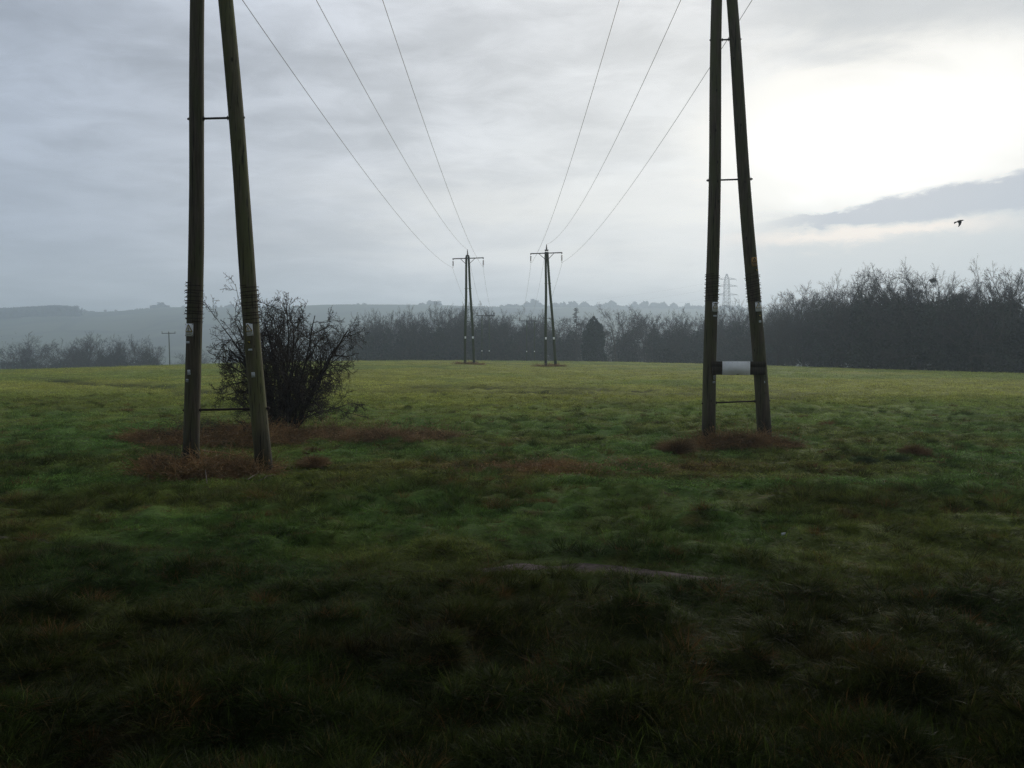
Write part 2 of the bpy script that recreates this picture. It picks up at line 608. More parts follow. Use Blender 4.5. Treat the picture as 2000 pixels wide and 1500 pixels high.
def hill_mat():
    m, t = mat('hillside_fields')
    p = t.n('ShaderNodeNewGeometry').outputs['Position']
    v = t.n('ShaderNodeTexVoronoi', feature='F1')
    t.put(v.inputs['Vector'], t.vm('MULTIPLY', p, (1, .55, 0)))
    v.inputs['Scale'].default_value = .006
    cell = t.xyz(v.outputs['Color'])[0]
    col = t.mix(t.ramp(cell, .2, .8), (.09, .11, .06), (.12, .13, .075))
    ve = t.n('ShaderNodeTexVoronoi', feature='DISTANCE_TO_EDGE')
    t.put(ve.inputs['Vector'], t.vm('MULTIPLY', p, (1, .55, 0)))
    ve.inputs['Scale'].default_value = .006
    hedge = t.ramp(ve.outputs['Distance'], .02, .05, 1, 0)
    col = t.mix(t.m('MULTIPLY', hedge, .5), col, (.03, .035, .028))
    wd = t.ramp(t.noise(p, .004, 4, .6), .52, .60)
    col = t.mix(t.m('MULTIPLY', wd, .8), col, (.035, .04, .032))
    finish(t, col, .95, spec=.05)
    return m


def set_gcol(o, c):
    at_ = o.data.attributes.new('gcol', 'FLOAT_COLOR', 'POINT')
    at_.data.foreach_set('color', np.concatenate([c, np.ones((len(c), 1))], 1).ravel())


GM = ground_mat()
xs = axis([(-2500, -400, 10), (-400, -100, 24), (-100, -30, 40), (-30, -12, 60), (-12, 12, 200), (12, 30, 60), (30, 100, 40), (100, 400, 24), (400, 2500, 10)])
ys = axis([(-190, -30, 16), (-30, 2, 20), (2, 9, 90), (9, 22, 110), (22, 45, 90), (45, 62, 70), (62, 135, 110), (135, 300, 60), (300, 610, 24)])
g = grid_obj('ground', xs, ys, GM)
tag(g, kind='structure')
vv = np.empty(len(g.data.vertices) * 3)
g.data.vertices.foreach_get('co', vv)
vv = vv.reshape(-1, 3)
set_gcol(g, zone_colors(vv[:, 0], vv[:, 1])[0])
hs = grid_obj('hills', axis([(-2500, 2500, 160)]), axis([(605, 1700, 120), (1700, 2550, 20)]), hill_mat())
tag(hs, kind='structure')

# mud path sheet
m, t = mat('bare_mud')
p = t.n('ShaderNodeNewGeometry').outputs['Position']
n = t.noise(p, 12, 6, .65)
finish(t, t.mix(t.ramp(n, .35, .65), (.070, .054, .048), (.150, .118, .110)), .9, bump=n, bstr=.8, bdist=.03, spec=.08)
px_ = np.linspace(-9, 10, 420)
rows = []
for q in np.linspace(-1, 1, 7):
    yy = path_y(px_) + q * path_w(px_) * (1 + .25 * (vnoise(px_, px_ * 0 + q * 3, .3, 21) - .5))
    rows.append(np.stack([px_, yy, height(px_, yy) + .010 - .008 * abs(q)], -1))
b = MB()
R_ = np.stack(rows)
idx = np.arange(R_.shape[0] * R_.shape[1]).reshape(R_.shape[:2])
b.add(R_, np.stack([idx[:-1, :-1], idx[:-1, 1:], idx[1:, 1:], idx[1:, :-1]], -1).reshape(-1, 4))
tag(b.build('path', m, smooth=True), kind='structure')


def ground_pt(px, py, lo=1.5, hi=140):
    a, bb = ray(px, py)
    D = np.linspace(lo, hi, 8000)
    h = height(a * D, D)
    under = EYE + bb * D <= h
    i = np.argmax(under) if under.any() else len(D) - 1
    return V(a * D[i], D[i], h[i])


# ------------------------------------------------------------------ poles
class Leg:
    def __init__(s, B, T, r0, r1, knock=0):
        s.B, s.T = V(*B), V(*T)
        s.L = np.linalg.norm(s.T - s.B)
        s.a = (s.T - s.B) / s.L
        n = V(0, -1, 0)
        s.nrm = unit(n - s.a * n.dot(s.a))
        s.side = np.cross(s.a, s.nrm) * -1
        if s.side[0] < 0:
            s.side = -s.side
        s.r0, s.r1 = r0, r1
        s.rs = np.random.RandomState(knock)

    def r(s, q):
        return s.r0 + (s.r1 - s.r0) * q / s.L

    def pt(s, q):
        return s.B + s.a * q

    def wrap(s, u, q, dr):
        """u metres round the front of the pole, q metres along it"""
        r = s.r(q)
        th = u / r
        return s.pt(q) + (s.nrm * cos(th) + s.side * sin(th)) * (r + dr)

    def q_at(s, z):
        return (z - s.B[2]) / s.a[2]

    def mesh(s, parent, m, sides=20, extra=.6):
        n = 40
        q = np.linspace(-extra, s.L, n)
        P = s.B + s.a * q[:, None]
        th = np.arange(sides) * 2 * pi / sides
        rr = s.r(q)[:, None] * (1 + .05 * (vnoise(np.repeat(th[None], n, 0) * 1.2, q[:, None] * .8 + 0 * th[None], 1, 30) - .5)
                                + .03 * (s.rs.rand(1, sides) - .5))
        P = P + (s.side * .02 * np.sin(q * .8 + s.rs.rand() * 6)[:, None])
        ring = s.nrm[None, None] * np.cos(th)[None, :, None] + s.side[None, None] * np.sin(th)[None, :, None]
        v = P[:, None] + ring * rr[:, :, None]
        b = MB()
        idx = np.arange(n * sides).reshape(n, sides)
        a, c = idx[:-1], idx[1:]
        f = np.stack([a, np.roll(a, -1, 1), np.roll(c, -1, 1), c], -1).reshape(-1, 4)
        b.add(v, [f, idx[-1][None]])
        return b.build('leg', m, parent, smooth=True)

    def panel(s, mb, u0, u1, q0, q1, dr, th=.002, rot=0.0):
        """a thin curved plate hugging the pole"""
        nu, nq = 7, 3
        U, Q = np.meshgrid(np.linspace(u0, u1, nu), np.linspace(q0, q1, nq))
        cu, cq = (u0 + u1) / 2, (q0 + q1) / 2
        Ur = cu + (U - cu) * cos(rot) - (Q - cq) * sin(rot)
        Qr = cq + (U - cu) * sin(rot) + (Q - cq) * cos(rot)
        v = [s.wrap(u, q, dr + th) for u, q in zip(Ur.ravel(), Qr.ravel())] + [s.wrap(u, q, dr) for u, q in zip(Ur.ravel(), Qr.ravel())]
        k = nu * nq
        i = np.arange(k).reshape(nq, nu)
        f = np.stack([i[:-1, :-1], i[:-1, 1:], i[1:, 1:], i[1:, :-1]], -1).reshape(-1, 4)
        rim = np.concatenate([i[0, :-1], i[:-1, -1], i[-1, :0:-1], i[:0:-1, 0]])
        rn = np.roll(rim, -1)
        mb.add(v, [f, f[:, ::-1] + k, np.stack([rim, rim + k, rn + k, rn], -1)])

    def stroke(s, mb, u0, q0, u1, q1, w, dr):
        d = unit(V(u1 - u0, q1 - q0))
        n = V(-d[1], d[0]) * w / 2
        k = 5
        v, fs = [], []
        for j in range(k + 1):
            c = V(u0, q0) + (V(u1, q1) - V(u0, q0)) * j / k
            for sg in (-1, 1):
                v.append(s.wrap(c[0] + sg * n[0], c[1] + sg * n[1], dr))
        for j in range(k):
            fs.append([2 * j, 2 * j + 1, 2 * j + 3, 2 * j + 2])
        mb.add(v, np.array(fs))


def warning_sign(leg, par, u, q, w=.156, h=.212, plate='white_enamel', tri='yellow_print', lab=None, tilt=0.0):
    b = MB()
    leg.panel(b, u - w / 2, u + w / 2, q - h / 2, q + h / 2, .006, rot=tilt)
    sg = b.build('warning_sign', M[plate], par, smooth=False)
    if lab:
        sg['label'] = lab
    top = q + h * .42
    bot = q - h * .14
    hw = w * .40
    b = MB()
    for (a0, b0, a1, b1) in ((u - hw, bot, u, top), (u, top, u + hw, bot), (u - hw, bot, u + hw, bot)):
        leg.stroke(b, a0, b0, a1, b1, .016, .0095)
    b.build('triangle_border', M['black_print'], sg)
    if tri == 'yellow_print':
        b = MB()
        for (a0, b0, a1, b1) in ((u - hw * .92, bot + .004, u, top - .010), (u, top - .010, u + hw * .92, bot + .004), (u - hw * .9, bot + .004, u + hw * .9, bot + .004)):
            leg.stroke(b, a0, b0, a1, b1, .007, .0105)
        b.build('triangle', M['yellow_print'], sg)
    b = MB()
    cy = (top + bot) / 2 - .012
    for (a0, b0, a1, b1) in ((u + .008, cy + .036, u - .012, cy + .004), (u - .012, cy + .004, u + .014, cy + .006), (u + .014, cy + .006, u - .004, cy - .028),
                             (u - .02, cy - .02, u + .02, cy - .03)):
        leg.stroke(b, a0, b0, a1, b1, .008, .0108)
    b.build('lightning_mark', M['black_print'], sg)
    b = MB()
    for k, ww in enumerate((.40, .30)):
        leg.stroke(b, u - w * ww, q - h * (.24 + .12 * k), u + w * ww, q - h * (.24 + .12 * k), .008, .0095)
    b.build('lettering', M['grey_print'], sg)
    for su in (-1, 1):
        for sq in (-1, 1):
            b = MB()
            c = leg.wrap(u + su * w * .44, q + sq * h * .45, .010)
            b.box(c, leg.side * .006, leg.nrm * .004, leg.a * .006)
            b.build('screw', M['steel'], sg)


def small_tag(leg, par, u, q, w, h, m='white_tag', tilt=0.0, mark=True, name='tag'):
    b = MB()
    leg.panel(b, u - w / 2, u + w / 2, q - h / 2, q + h / 2, .005, rot=tilt)
    o = b.build(name, M[m], par)
    if mark:
        b = MB()
        leg.stroke(b, u - w * .3, q + h * .12, u + w * .3, q + h * .12, h * .2, .009)
        leg.stroke(b, u - w * .1, q - h * .2, u + w * .3, q - h * .2, h * .18, .009)
        b.build('print', M['black_print' if m != 'black_print' else 'yellow_print'], o)
    return o


def coil(leg, par, q0, q1, turns, seed):
    rs = np.random.RandomState(seed)
    th = np.linspace(0, turns * 2 * pi, turns * 26)
    q = q0 + (q1 - q0) * th / th[-1] + .012 * np.sin(th * .37 + seed)
    P = np.array([leg.pt(a) + (leg.nrm * cos(b) + leg.side * sin(b)) * (leg.r(a) + .010 + .006 * sin(b * 2.3)) + leg.side * 0 + leg.a * .012 * sin(b + seed) for a, b in zip(q, th)])
    b = MB()
    b.tubes(P, np.full(len(P), .0060), 4)
    i = np.arange(3, len(P) - 3, 4)
    out = unit(P[i] - np.array([leg.pt(a) for a in q[i]]))
    for sg in (-1, 1):
        dirs = unit(out + leg.a * sg * .8 + rs.normal(size=out.shape) * .3) * .030
        b.tubes(np.stack([P[i] - dirs * .3, P[i] + dirs], 1), np.tile([.0045, .002], (len(i), 1)), 3)
    return b.build('barbed_wire_coil', M['rust'], par)


def rod(l1, l2, par, z1, z2, m='steel', r=.019):
    p1 = l1.pt(l1.q_at(z1))
    p2 = l2.pt(l2.q_at(z2))
    d = unit(p2 - p1)
    e1 = p1 - d * (l1.r(l1.q_at(z1)) + .035)
    e2 = p2 + d * (l2.r(l2.q_at(z2)) + .035)
    b = MB()
    b.tubes(np.array([e1, e2]), np.array([r, r]), 8)
    o = b.build('tie_rod', M[m], par)
    for c, s_, l, z in ((p1, -1, l1, z1), (p1, 1, l1, z1), (p2, -1, l2, z2), (p2, 1, l2, z2)):
        rr = l.r(l.q_at(z))
        c0 = c + d * s_ * (rr - .004)
        b = MB()
        b.tubes(np.array([c0, c0 + d * s_ * .012]), np.array([.038, .038]), 4)
        b.tubes(np.array([c0 + d * s_ * .012, c0 + d * s_ * .036]), np.array([.022, .016]), 6)
        b.build('washer_and_nut', M[m], o)
    return o


def disc_insulator(par, top, length, n=6, r=.075, m='glaze', name='insulator'):
    top = V(*top)
    P, R = [], []
    P.append(top)
    R.append(.012)
    l0 = length * .22
    l1 = length * .82
    P.append(top - V(0, 0, l0))
    R.append(.012)
    for i in range(n):
        z0 = l0 + (l1 - l0) * i / n
        dz = (l1 - l0) / n
        for a, rr in ((.05, .03), (.35, r), (.65, r * .95), (.8, .03)):
            P.append(top - V(0, 0, z0 + dz * a))
            R.append(rr)
    P.append(top - V(0, 0, l1))
    R.append(.012)
    P.append(top - V(0, 0, length * .94))
    R.append(.012)
    P.append(top - V(0, 0, length * .95))
    R.append(.035)
    P.append(top - V(0, 0, length))
    R.append(.035)
    b = MB()
    b.tubes(np.array(P), np.array(R), 8)
    return b.build(name, M[m], par)


def head(par, apex, armz, xl, xr, wl, wr, wc, tilt=0.0, back=.0):
    """crossarm, braces, two hanging insulators and the top post insulator"""
    ax, ay = apex[0], apex[1]
    y = ay - .20
    L_ = V(xl, y, armz - tilt)
    R2 = V(xr, y, armz + tilt)
    d = unit(R2 - L_)
    b = MB()
    b.box((L_ + R2) / 2, d * np.linalg.norm(R2 - L_) / 2, V(0, .045, 0), V(0, 0, .045))
    arm = b.build('crossarm', M['steel'], par)
    for e in (L_, R2):
        b = MB()
        b.box(e - V(0, 0, .03), V(.05, 0, 0), V(0, .05, 0), V(0, 0, .075))
        b.build('end_bracket', M['steel'], arm)
    for s_, e in ((-1, L_), (1, R2)):
        c = V(ax, y, armz)
        p0 = c + (e - c) * .48 - V(0, 0, .04)
        p1 = V(ax + s_ * .12, y, armz - .62)
        b = MB()
        b.tubes(np.array([p0, p1]), np.array([.028, .028]), 4)
        b.build('brace', M['steel'], par)
    disc_insulator(par, L_ - V(0, 0, .05), L_[2] - .05 - wl[2])
    disc_insulator(par, R2 - V(0, 0, .05), R2[2] - .05 - wr[2])
    # top cap with steel bracket and post insulator
    b = MB()
    b.box(V(ax, ay, armz + .30), V(.17, 0, 0), V(0, .18, 0), V(0, 0, .05))
    b.build('top_bracket', M['steel'], par)
    b = MB()
    z0 = armz + .35
    z1 = wc[2]
    P = [V(ax, ay, z0)]
    R = [.05]
    n = 7
    for i in range(n):
        for a, rr in ((.1, .05), (.4, .085), (.7, .08), (.9, .05)):
            P.append(V(ax, ay, z0 + (z1 - z0) * .85 * (i + a) / n))
            R.append(rr * (1 - .35 * i / n))
    P.append(V(ax, ay, z0 + (z1 - z0) * .88))
    R.append(.025)
    P.append(V(ax, ay, z1 + .02))
    R.append(.025)
    b.tubes(np.array(P), np.array(R), 8)
    b.build('post_insulator', M['glaze'], par)


G_AP = 'wooden A-frame power line poles'

# near left
D1 = 13.0
root = empty('a_frame_pole', tuple(at(445, 915, D1)))
tag(root, 'nearest wooden A-frame power pole at left, in front of the thorn bush, mossy right leg', 'power pole', G_AP)
root_inv = -V(*root.location)


def rel(par, o_list=None):
    """children are modelled in world coordinates; shift them under the root"""
    for c in par.children:
        c.location = -par.location


a_l = Leg(at(375, 918, D1), at(392, -345, D1), .135, .105, 1)
a_r = Leg(at(516.5, 920, D1), at(412, -345, D1), .142, .110, 2)
l_o = a_l.mesh(root, M['wood_brown'])
r_o = a_r.mesh(root, M['wood_green'])
l_o['label'] = 'darker brown left leg'
r_o['label'] = 'green algae covered right leg'


def zof(py, D):
    return at(1000, py, D)[2]


def uof(leg, px, py, D):
    q = leg.q_at(zof(py, D))
    c = leg.pt(q)
    off = at(px, py, D)[0] - c[0]
    r = leg.r(q)
    return math.asin(max(-.95, min(.95, off / r))) * r, q


for lg, (a0, b0), sd in ((a_l, (628, 553), 3), (a_r, (630, 556), 4)):
    coil(lg, root, lg.q_at(zof(a0, D1)), lg.q_at(zof(b0, D1)), 11, sd)
warning_sign(a_l, root, *uof(a_l, 374.5, 645, D1))
warning_sign(a_r, root, *uof(a_r, 490, 644, D1))
small_tag(a_l, root, *uof(a_l, 373, 669, D1), .062, .035, mark=False)
small_tag(a_l, root, *uof(a_l, 375.5, 727, D1), .050, .085, tilt=.1, mark=False)
small_tag(a_l, root, *uof(a_l, 371.5, 743, D1), .052, .052)
small_tag(a_r, root, *uof(a_r, 492, 668, D1), .066, .058, 'black_print', name='number_plate')
small_tag(a_r, root, *uof(a_r, 493.5, 683, D1), .080, .030, mark=False)
small_tag(a_r, root, *uof(a_r, 500, 731.5, D1), .060, .086, mark=False)
rod(a_l, a_r, root, zof(232, D1), zof(230, D1))
rod(a_l, a_r, root, zof(801, D1), zof(798, D1), 'rust')
top = (a_l.T + a_r.T) / 2
WN = {'L0': V(-6.05, D1, 9.95), 'L1': V(-4.75, D1, 10.65 + .9), 'L2': V(-3.3, D1, 10.2)}
head(root, top, 10.75, -6.05, -3.3, V(0, 0, 9.95), V(0, 0, 10.15), V(0, 0, 11.5))
rel(root)

# near right
D2 = 17.3
root = empty('a_frame_pole', tuple(at(1440, 858, D2)))
tag(root, 'nearby wooden A-frame power pole at the right with a white nameboard on a dark plank', 'power pole', G_AP)
b_l = Leg(at(1385, 860, D2), at(1403.5, -118, D2), .152, .115, 5)
b_r = Leg(at(1493.5, 858, D2), at(1419, -118, D2), .158, .115, 6)
b_l.mesh(root, M['wood_brown'])
b_r.mesh(root, M['wood_brown'])
for lg, (a0, b0), sd in ((b_l, (592, 534), 5), (b_r, (592, 534), 6)):
    coil(lg, root, lg.q_at(zof(a0, D2)), lg.q_at(zof(b0, D2)), 11, sd)
warning_sign(b_l, root, *uof(b_l, 1394.5, 600, D2))
warning_sign(b_r, root, *uof(b_r, 1478, 600, D2))
warning_sign(b_r, root, *uof(b_r, 1470, 513, D2), w=.135, h=.20, plate='faded_yellow', tri='none', lab='faded orange yellow warning sign high on the right leg')
small_tag(b_l, root, *uof(b_l, 1393.5, 617.5, D2), .085, .035, mark=False)
small_tag(b_l, root, *uof(b_l, 1392, 737, D2), .045, .10)
small_tag(b_l, root, *uof(b_l, 1391, 746, D2), .055, .045)
small_tag(b_r, root, *uof(b_r, 1474, 529, D2), .08, .055, 'black_print', name='number_plate')
small_tag(b_r, root, *uof(b_r, 1480, 617.5, D2), .070, .055, 'black_print', name='number_plate')
small_tag(b_r, root, *uof(b_r, 1480.5, 629, D2), .060, .045, mark=False)
small_tag(b_r, root, *uof(b_r, 1491, 737, D2), .045, .10)
small_tag(b_r, root, *uof(b_r, 1490.5, 746, D2), .055, .045)
rod(b_l, b_r, root, zof(78, D2), zof(77, D2))
rod(b_l, b_r, root, zof(352, D2), zof(350, D2))
rod(b_l, b_r, root, zof(787, D2), zof(783, D2), 'rust', .018)
yb = D2 - .19
pl0, pl1 = at(1389.5, 719, yb), at(1495, 719, yb)
hh = (at(0, 705.5, yb)[2] - at(0, 731.5, yb)[2]) / 2
b = MB()
zc = pl0[2]
for k, (o0, o1) in enumerate(((.12, 1.0), (-1.0, .115))):
    b.box(V((pl0[0] + pl1[0]) / 2 + .01 * k, yb, zc + hh * (o0 + o1) / 2), V((pl1[0] - pl0[0]) / 2 - .012 * k, 0, 0), V(0, .022, 0), V(0, 0, hh * (o1 - o0) / 2))
pk = b.build('plank', M['plank'], root)
bz = at(1411, 719, yb - .035)
bz1 = at(1465, 719, yb - .035)
b = MB()
b.box(V((bz[0] + bz1[0]) / 2, yb - .035, zc), V((bz1[0] - bz[0]) / 2, 0, 0), V(0, .006, 0), V(0, 0, hh + .004))
nb = b.build('nameboard', M['white_enamel'], root)
b = MB()
rs = np.random.RandomState(9)
for i in range(9):
    u = rs.uniform(-.9, .9)
    w_ = rs.choice([-1, 1]) * rs.uniform(.78, .93)
    b = MB()
    b.box(V((bz[0] + bz1[0]) / 2 + u * (bz1[0] - bz[0]) / 2, yb - .043, zc + w_ * hh), V(rs.uniform(.003, .006), 0, 0), V(0, .003, 0), V(0, 0, rs.uniform(.002, .004)))
    b.build('screw', M['black_print'], nb)
b = MB()
b.box(V((bz[0] + bz1[0]) / 2 + .03, yb - .043, zc - hh * .95), V(.028, 0, 0), V(0, .003, 0), V(0, 0, .010))
b.build('chip', M['black_print'], nb)
top2 = (b_l.T + b_r.T) / 2
head(root, top2, 11.55, 2.9, 6.55, V(0, 0, 11.0), V(0, 0, 11.0), V(0, 0, 12.3))
rel(root)


# far poles
def far_pole(D, base, legs, armpx, labels, wires, r=.14):
    root = empty('a_frame_pole', tuple(at(base[0], base[1], D)))
    tag(root, labels, 'power pole', G_AP)
    (lb, lt), (rb, rt) = legs
    L1 = Leg(at(*lb, D), at(*lt, D), r, .11, 7)
    L2 = Leg(at(*rb, D), at(*rt, D), r, .11, 8)
    L1.mesh(root, M['wood_far'], 12)
    L2.mesh(root, M['wood_far'], 12)
    ax = (L1.T + L2.T) / 2
    for lg in (L1, L2):
        b = MB()
        q = lg.q_at(ax[2] - 8.5)
        lg.panel(b, -.09, .09, q, q + .22, .006)
        b.build('warning_sign', M['white_enamel'], root)
    zz = [zof(p_, D) for p_ in armpx[:3]]
    rod(L1, L2, root, L1.B[2] + 8.0, L1.B[2] + 8.0)
    rod(L1, L2, root, L1.B[2] + 4.6, L1.B[2] + 4.6)
    head(root, ax, zz[0], at(armpx[3], 0, D)[0], at(armpx[4], 0, D)[0], V(0, 0, zz[1]), V(0, 0, zz[1] + .05), V(0, 0, zz[2]), tilt=.05)
    rel(root)
    return root


DA, DB = 80.0, 75.0
far_pole(DA, (916, 713), (((908, 714), (911.2, 501)), ((926.5, 713), (915.0, 501))), (505, 523, 487.5, 884, 943.5),
         'left one of the two distant A-frame poles on the field crest', None)
far_pole(DB, (1075, 713), (((1065.8, 714), (1066.2, 492)), ((1085.5, 713), (1068.8, 492))), (495, 514, 477, 1037, 1098),
         'right one of the two distant A-frame poles on the field crest', None)


# H poles beyond the crest
def h_pole(D, pxs, armx, army, label, pins):
    c = at(sum(pxs) / 2, 0, D)[0]
    gz = float(height(c, D))
    root = empty('h_frame_pole', (c, D, gz))
    tag(root, label, 'power pole', 'wooden H-frame poles in front of the wood')
    az_ = zof(army, D)
    for p_ in pxs:
        x = at(p_, 0, D)[0]
        b = MB()
        b.tubes(np.array([[x, D, gz - .4], [x, D, az_ + .15]]), np.array([.15, .11]), 10)
        b.build('leg', M['wood_far'], root)
        b = MB()
        b.box(V(x, D - .16, gz + 3.0), V(.09, 0, 0), V(0, .01, 0), V(0, 0, .11))
        b.build('warning_sign', M['white_enamel'], root)
    b = MB()
    x0, x1 = at(armx[0], 0, D)[0], at(armx[1], 0, D)[0]
    b.box(V((x0 + x1) / 2, D - .15, az_), V((x1 - x0) / 2, 0, 0), V(0, .05, 0), V(0, 0, .07))
    b.build('crossarm', M['steel'], root)
    for p_ in pins:
        x = at(p_, 0, D)[0]
        b = MB()
        b.tubes(np.array([[x, D - .15, az_ + z] for z in (.07, .15, .2, .35, .5, .55, .7)]), np.array([.03, .03, .12, .07, .12, .04, .04]), 8)
        b.build('insulator', M['glaze'], root)
    rel(root)
    return az_ + .7


DH = 152.0
zH1 = h_pole(DH, (940.5, 955), (929, 966.5), 616.5, 'hazy H-frame pole between the distant A-frame poles, nearer the left one', (931, 947.5, 964.5))
zH2 = h_pole(DH, (1029, 1044.5), (1013, 1054), 627, 'hazy H-frame pole just left of the right distant A-frame pole', (1015, 1035, 1052))


# ------------------------------------------------------------------ conductors
def wire(near, far_, third, s1, s2, label):
    b = MB()
    P = []
    for A, B_, s_ in ((near, far_, s1), (far_, third, s2)):
        tt = np.linspace(0, 1, 60)
        Q = A + (B_ - A) * tt[:, None]
        Q[:, 2] -= 4 * s_ * tt * (1 - tt)
        P.append(Q)
    P = np.concatenate([P[0], P[1][1:]])
    b.tubes(P, np.full(len(P), .0085), 5)
    o = b.build('power_line', M['wire'])
    tag(o, label, 'power line', 'overhead conductors')


def wpt(px, py, D, dy=-.2):
    p = at(px, py, D)
    return V(p[0], D + dy, p[2])


F = {'L0': (V(-6.05, 12.8, 9.95), wpt(884, 523, DA), wpt(931, 0, DH), 1.1), 'L1': (V(top[0] * .3 + -4.75 * .7, 13, 10.65), wpt(913, 488, DA, 0), wpt(947.5, 0, DH), 1.0),
     'L2': (V(-3.3, 12.8, 11.15), wpt(943.5, 522, DA), wpt(964.5, 0, DH), 1.1),
     'R0': (V(2.9, 17.1, 11.45), wpt(1037, 515, DB), wpt(1015, 0, DH), 1.1), 'R1': (V(4.5, 17.3, 11.35), wpt(1067.5, 477, DB, 0), wpt(1035, 0, DH), 1.5),
     'R2': (V(6.55, 17.1, 11.65), wpt(1098, 513, DB), wpt(1052, 0, DH), 1.2)}
names = {'L0': 'leftmost of the six overhead wires, ends at the left distant pole', 'L1': 'middle wire of the left circuit, meets the top of the left distant pole',
         'L2': 'right wire of the left circuit, ends at the right insulator of the left distant pole',
         'R0': 'left wire of the right circuit, ends at the left insulator of the right distant pole', 'R1': 'middle wire of the right circuit, meets the top of the right distant pole',
         'R2': 'rightmost of the six overhead wires, crosses behind the near right pole'}
for k, (a, c, e, s_) in F.items():
    e = V(e[0], DH - .15, zH1 if k[0] == 'L' else zH2)
    wire(a, c, e, s_, 1.6, names[k])

# small T pole far left
DT = 190.0
x = at(321, 0, DT)[0]
gz = float(height(x, DT))
root = empty('utility_pole', (x, DT, gz))
tag(root, 'small T-topped utility pole standing beside the misty trees at far left', 'utility pole')
zt = zof(651, DT)
b = MB()
b.tubes(np.array([[x + .25, DT, gz - .3], [x, DT, zt + .3]]), np.array([.16, .12]), 8)
b.build('post', M['wood_far'], root)
b = MB()
b.box(V(x, DT - .15, zt), V(1.7, 0, .03), V(0, .06, 0), V(0, 0, .08))
b.build('crossarm', M['steel'], root)
for dx_ in (-1.6, 0, 1.6):
    b = MB()
    b.tubes(np.array([[x + dx_, DT - .15, zt + z] for z in (.08, .2, .25, .4, .45)]), np.array([.04, .04, .09, .09, .03]), 6)
    b.build('insulator', M['glaze'], root)
rel(root)

# lattice pylon
DP = 760.0
PK = DP / 430
pc = at(1419.5, 535, DP)
gz = float(height(pc[0], DP))
root = empty('lattice_pylon', (pc[0], DP, gz))
tag(root, 'hazy steel lattice pylon rising above the wood between the near right pole legs', 'pylon')
H = pc[2] - gz


def hw(z):
    f_ = z / H
    return np.interp(f_, [0, .55, .62, .93, 1], [5.2 * PK, 2.6 * PK, 1.75 * PK, 1.15 * PK, .25 * PK])


b = MB()
lev = np.concatenate([np.linspace(0, .60, 9), np.linspace(.66, 1, 9)]) * H
segs = []
for i in range(len(lev) - 1):
    z0, z1 = lev[i], lev[i + 1]
    a, c = hw(z0), hw(z1)
    for (sx, sy) in ((1, 1), (1, -1), (-1, -1), (-1, 1)):
        segs.append(((sx * a, sy * a, z0), (sx * c, sy * c, z1), .16))
    cs = [(1, 1), (1, -1), (-1, -1), (-1, 1)]
    for k in range(4):
        (x0, y0), (x1, y1) = cs[k], cs[(k + 1) % 4]
        segs.append(((x0 * a, y0 * a, z0), (x1 * c, y1 * c, z1), .08))
        segs.append(((x1 * a, y1 * a, z0), (x0 * c, y0 * c, z1), .08))
        segs.append(((x0 * c, y0 * c, z1), (x1 * c, y1 * c, z1), .08))
off = V(pc[0], DP, gz)
for p0, p1, r in segs:
    b.tubes(np.array([V(*p0) + off, V(*p1) + off]), np.array([r, r]) * 1.1, 4)
b.build('tower', M['steel'], root)
arms = []
for py, wd in ((545.5, 4.9 * PK), (559, 5.5 * PK), (576, 5.6 * PK)):
    z = zof(py, DP)
    hz = hw(z - gz)
    b = MB()
    for sx in (-1, 1):
        tip = V(pc[0] + sx * (hz + wd - 1), DP, z)
        arms.append(tip)
        for sy in (-1, 1):
            b.tubes(np.array([V(pc[0] + sx * hz, DP + sy * hz, z), tip]), np.array([.12, .12]), 4)
            b.tubes(np.array([V(pc[0] + sx * hz, DP + sy * hz, z + 1.6), tip]), np.array([.10, .10]), 4)
    b.build('crossarm', M['steel'], root)
    for sx in (-1, 1):
        tip = V(pc[0] + sx * (hz + wd - 1), DP, z)
        disc_insulator(root, tip, 2.2, 6, .16)
rel(root)
for i, a in enumerate(arms):
    if i % 2 == 0:
        b = MB()
        tt = np.linspace(0, 1, 40)
        e = V(a[0] - 230, DP + 190, a[2] - 12)
        Q = (a - V(0, 0, 2.2)) + (e - a) * tt[:, None]
        Q[:, 2] -= 4 * 5 * tt * (1 - tt)
        b.tubes(Q, np.full(40, .030), 4)
        tag(b.build('transmission_line', M['wire']), 'faint high voltage line running left from the %s arm of the lattice pylon' % ('top', 'middle', 'bottom')[i // 2],
            'power line', 'high voltage lines of the lattice pylon')

# ------------------------------------------------------------------ branching
def polyline(start, direc, length, seg, wob, up, rs):
    N = len(start)
    P = np.empty((N, seg + 1, 3))
    P[:, 0] = start
    d_ = unit(direc)
    for i in range(seg):
        d_ = unit(d_ + rs.normal(size=(N, 3)) * wob + V(0, 0, 1) * up)
        P[:, i + 1] = P[:, i] + d_ * (length / seg)[:, None]
    return P


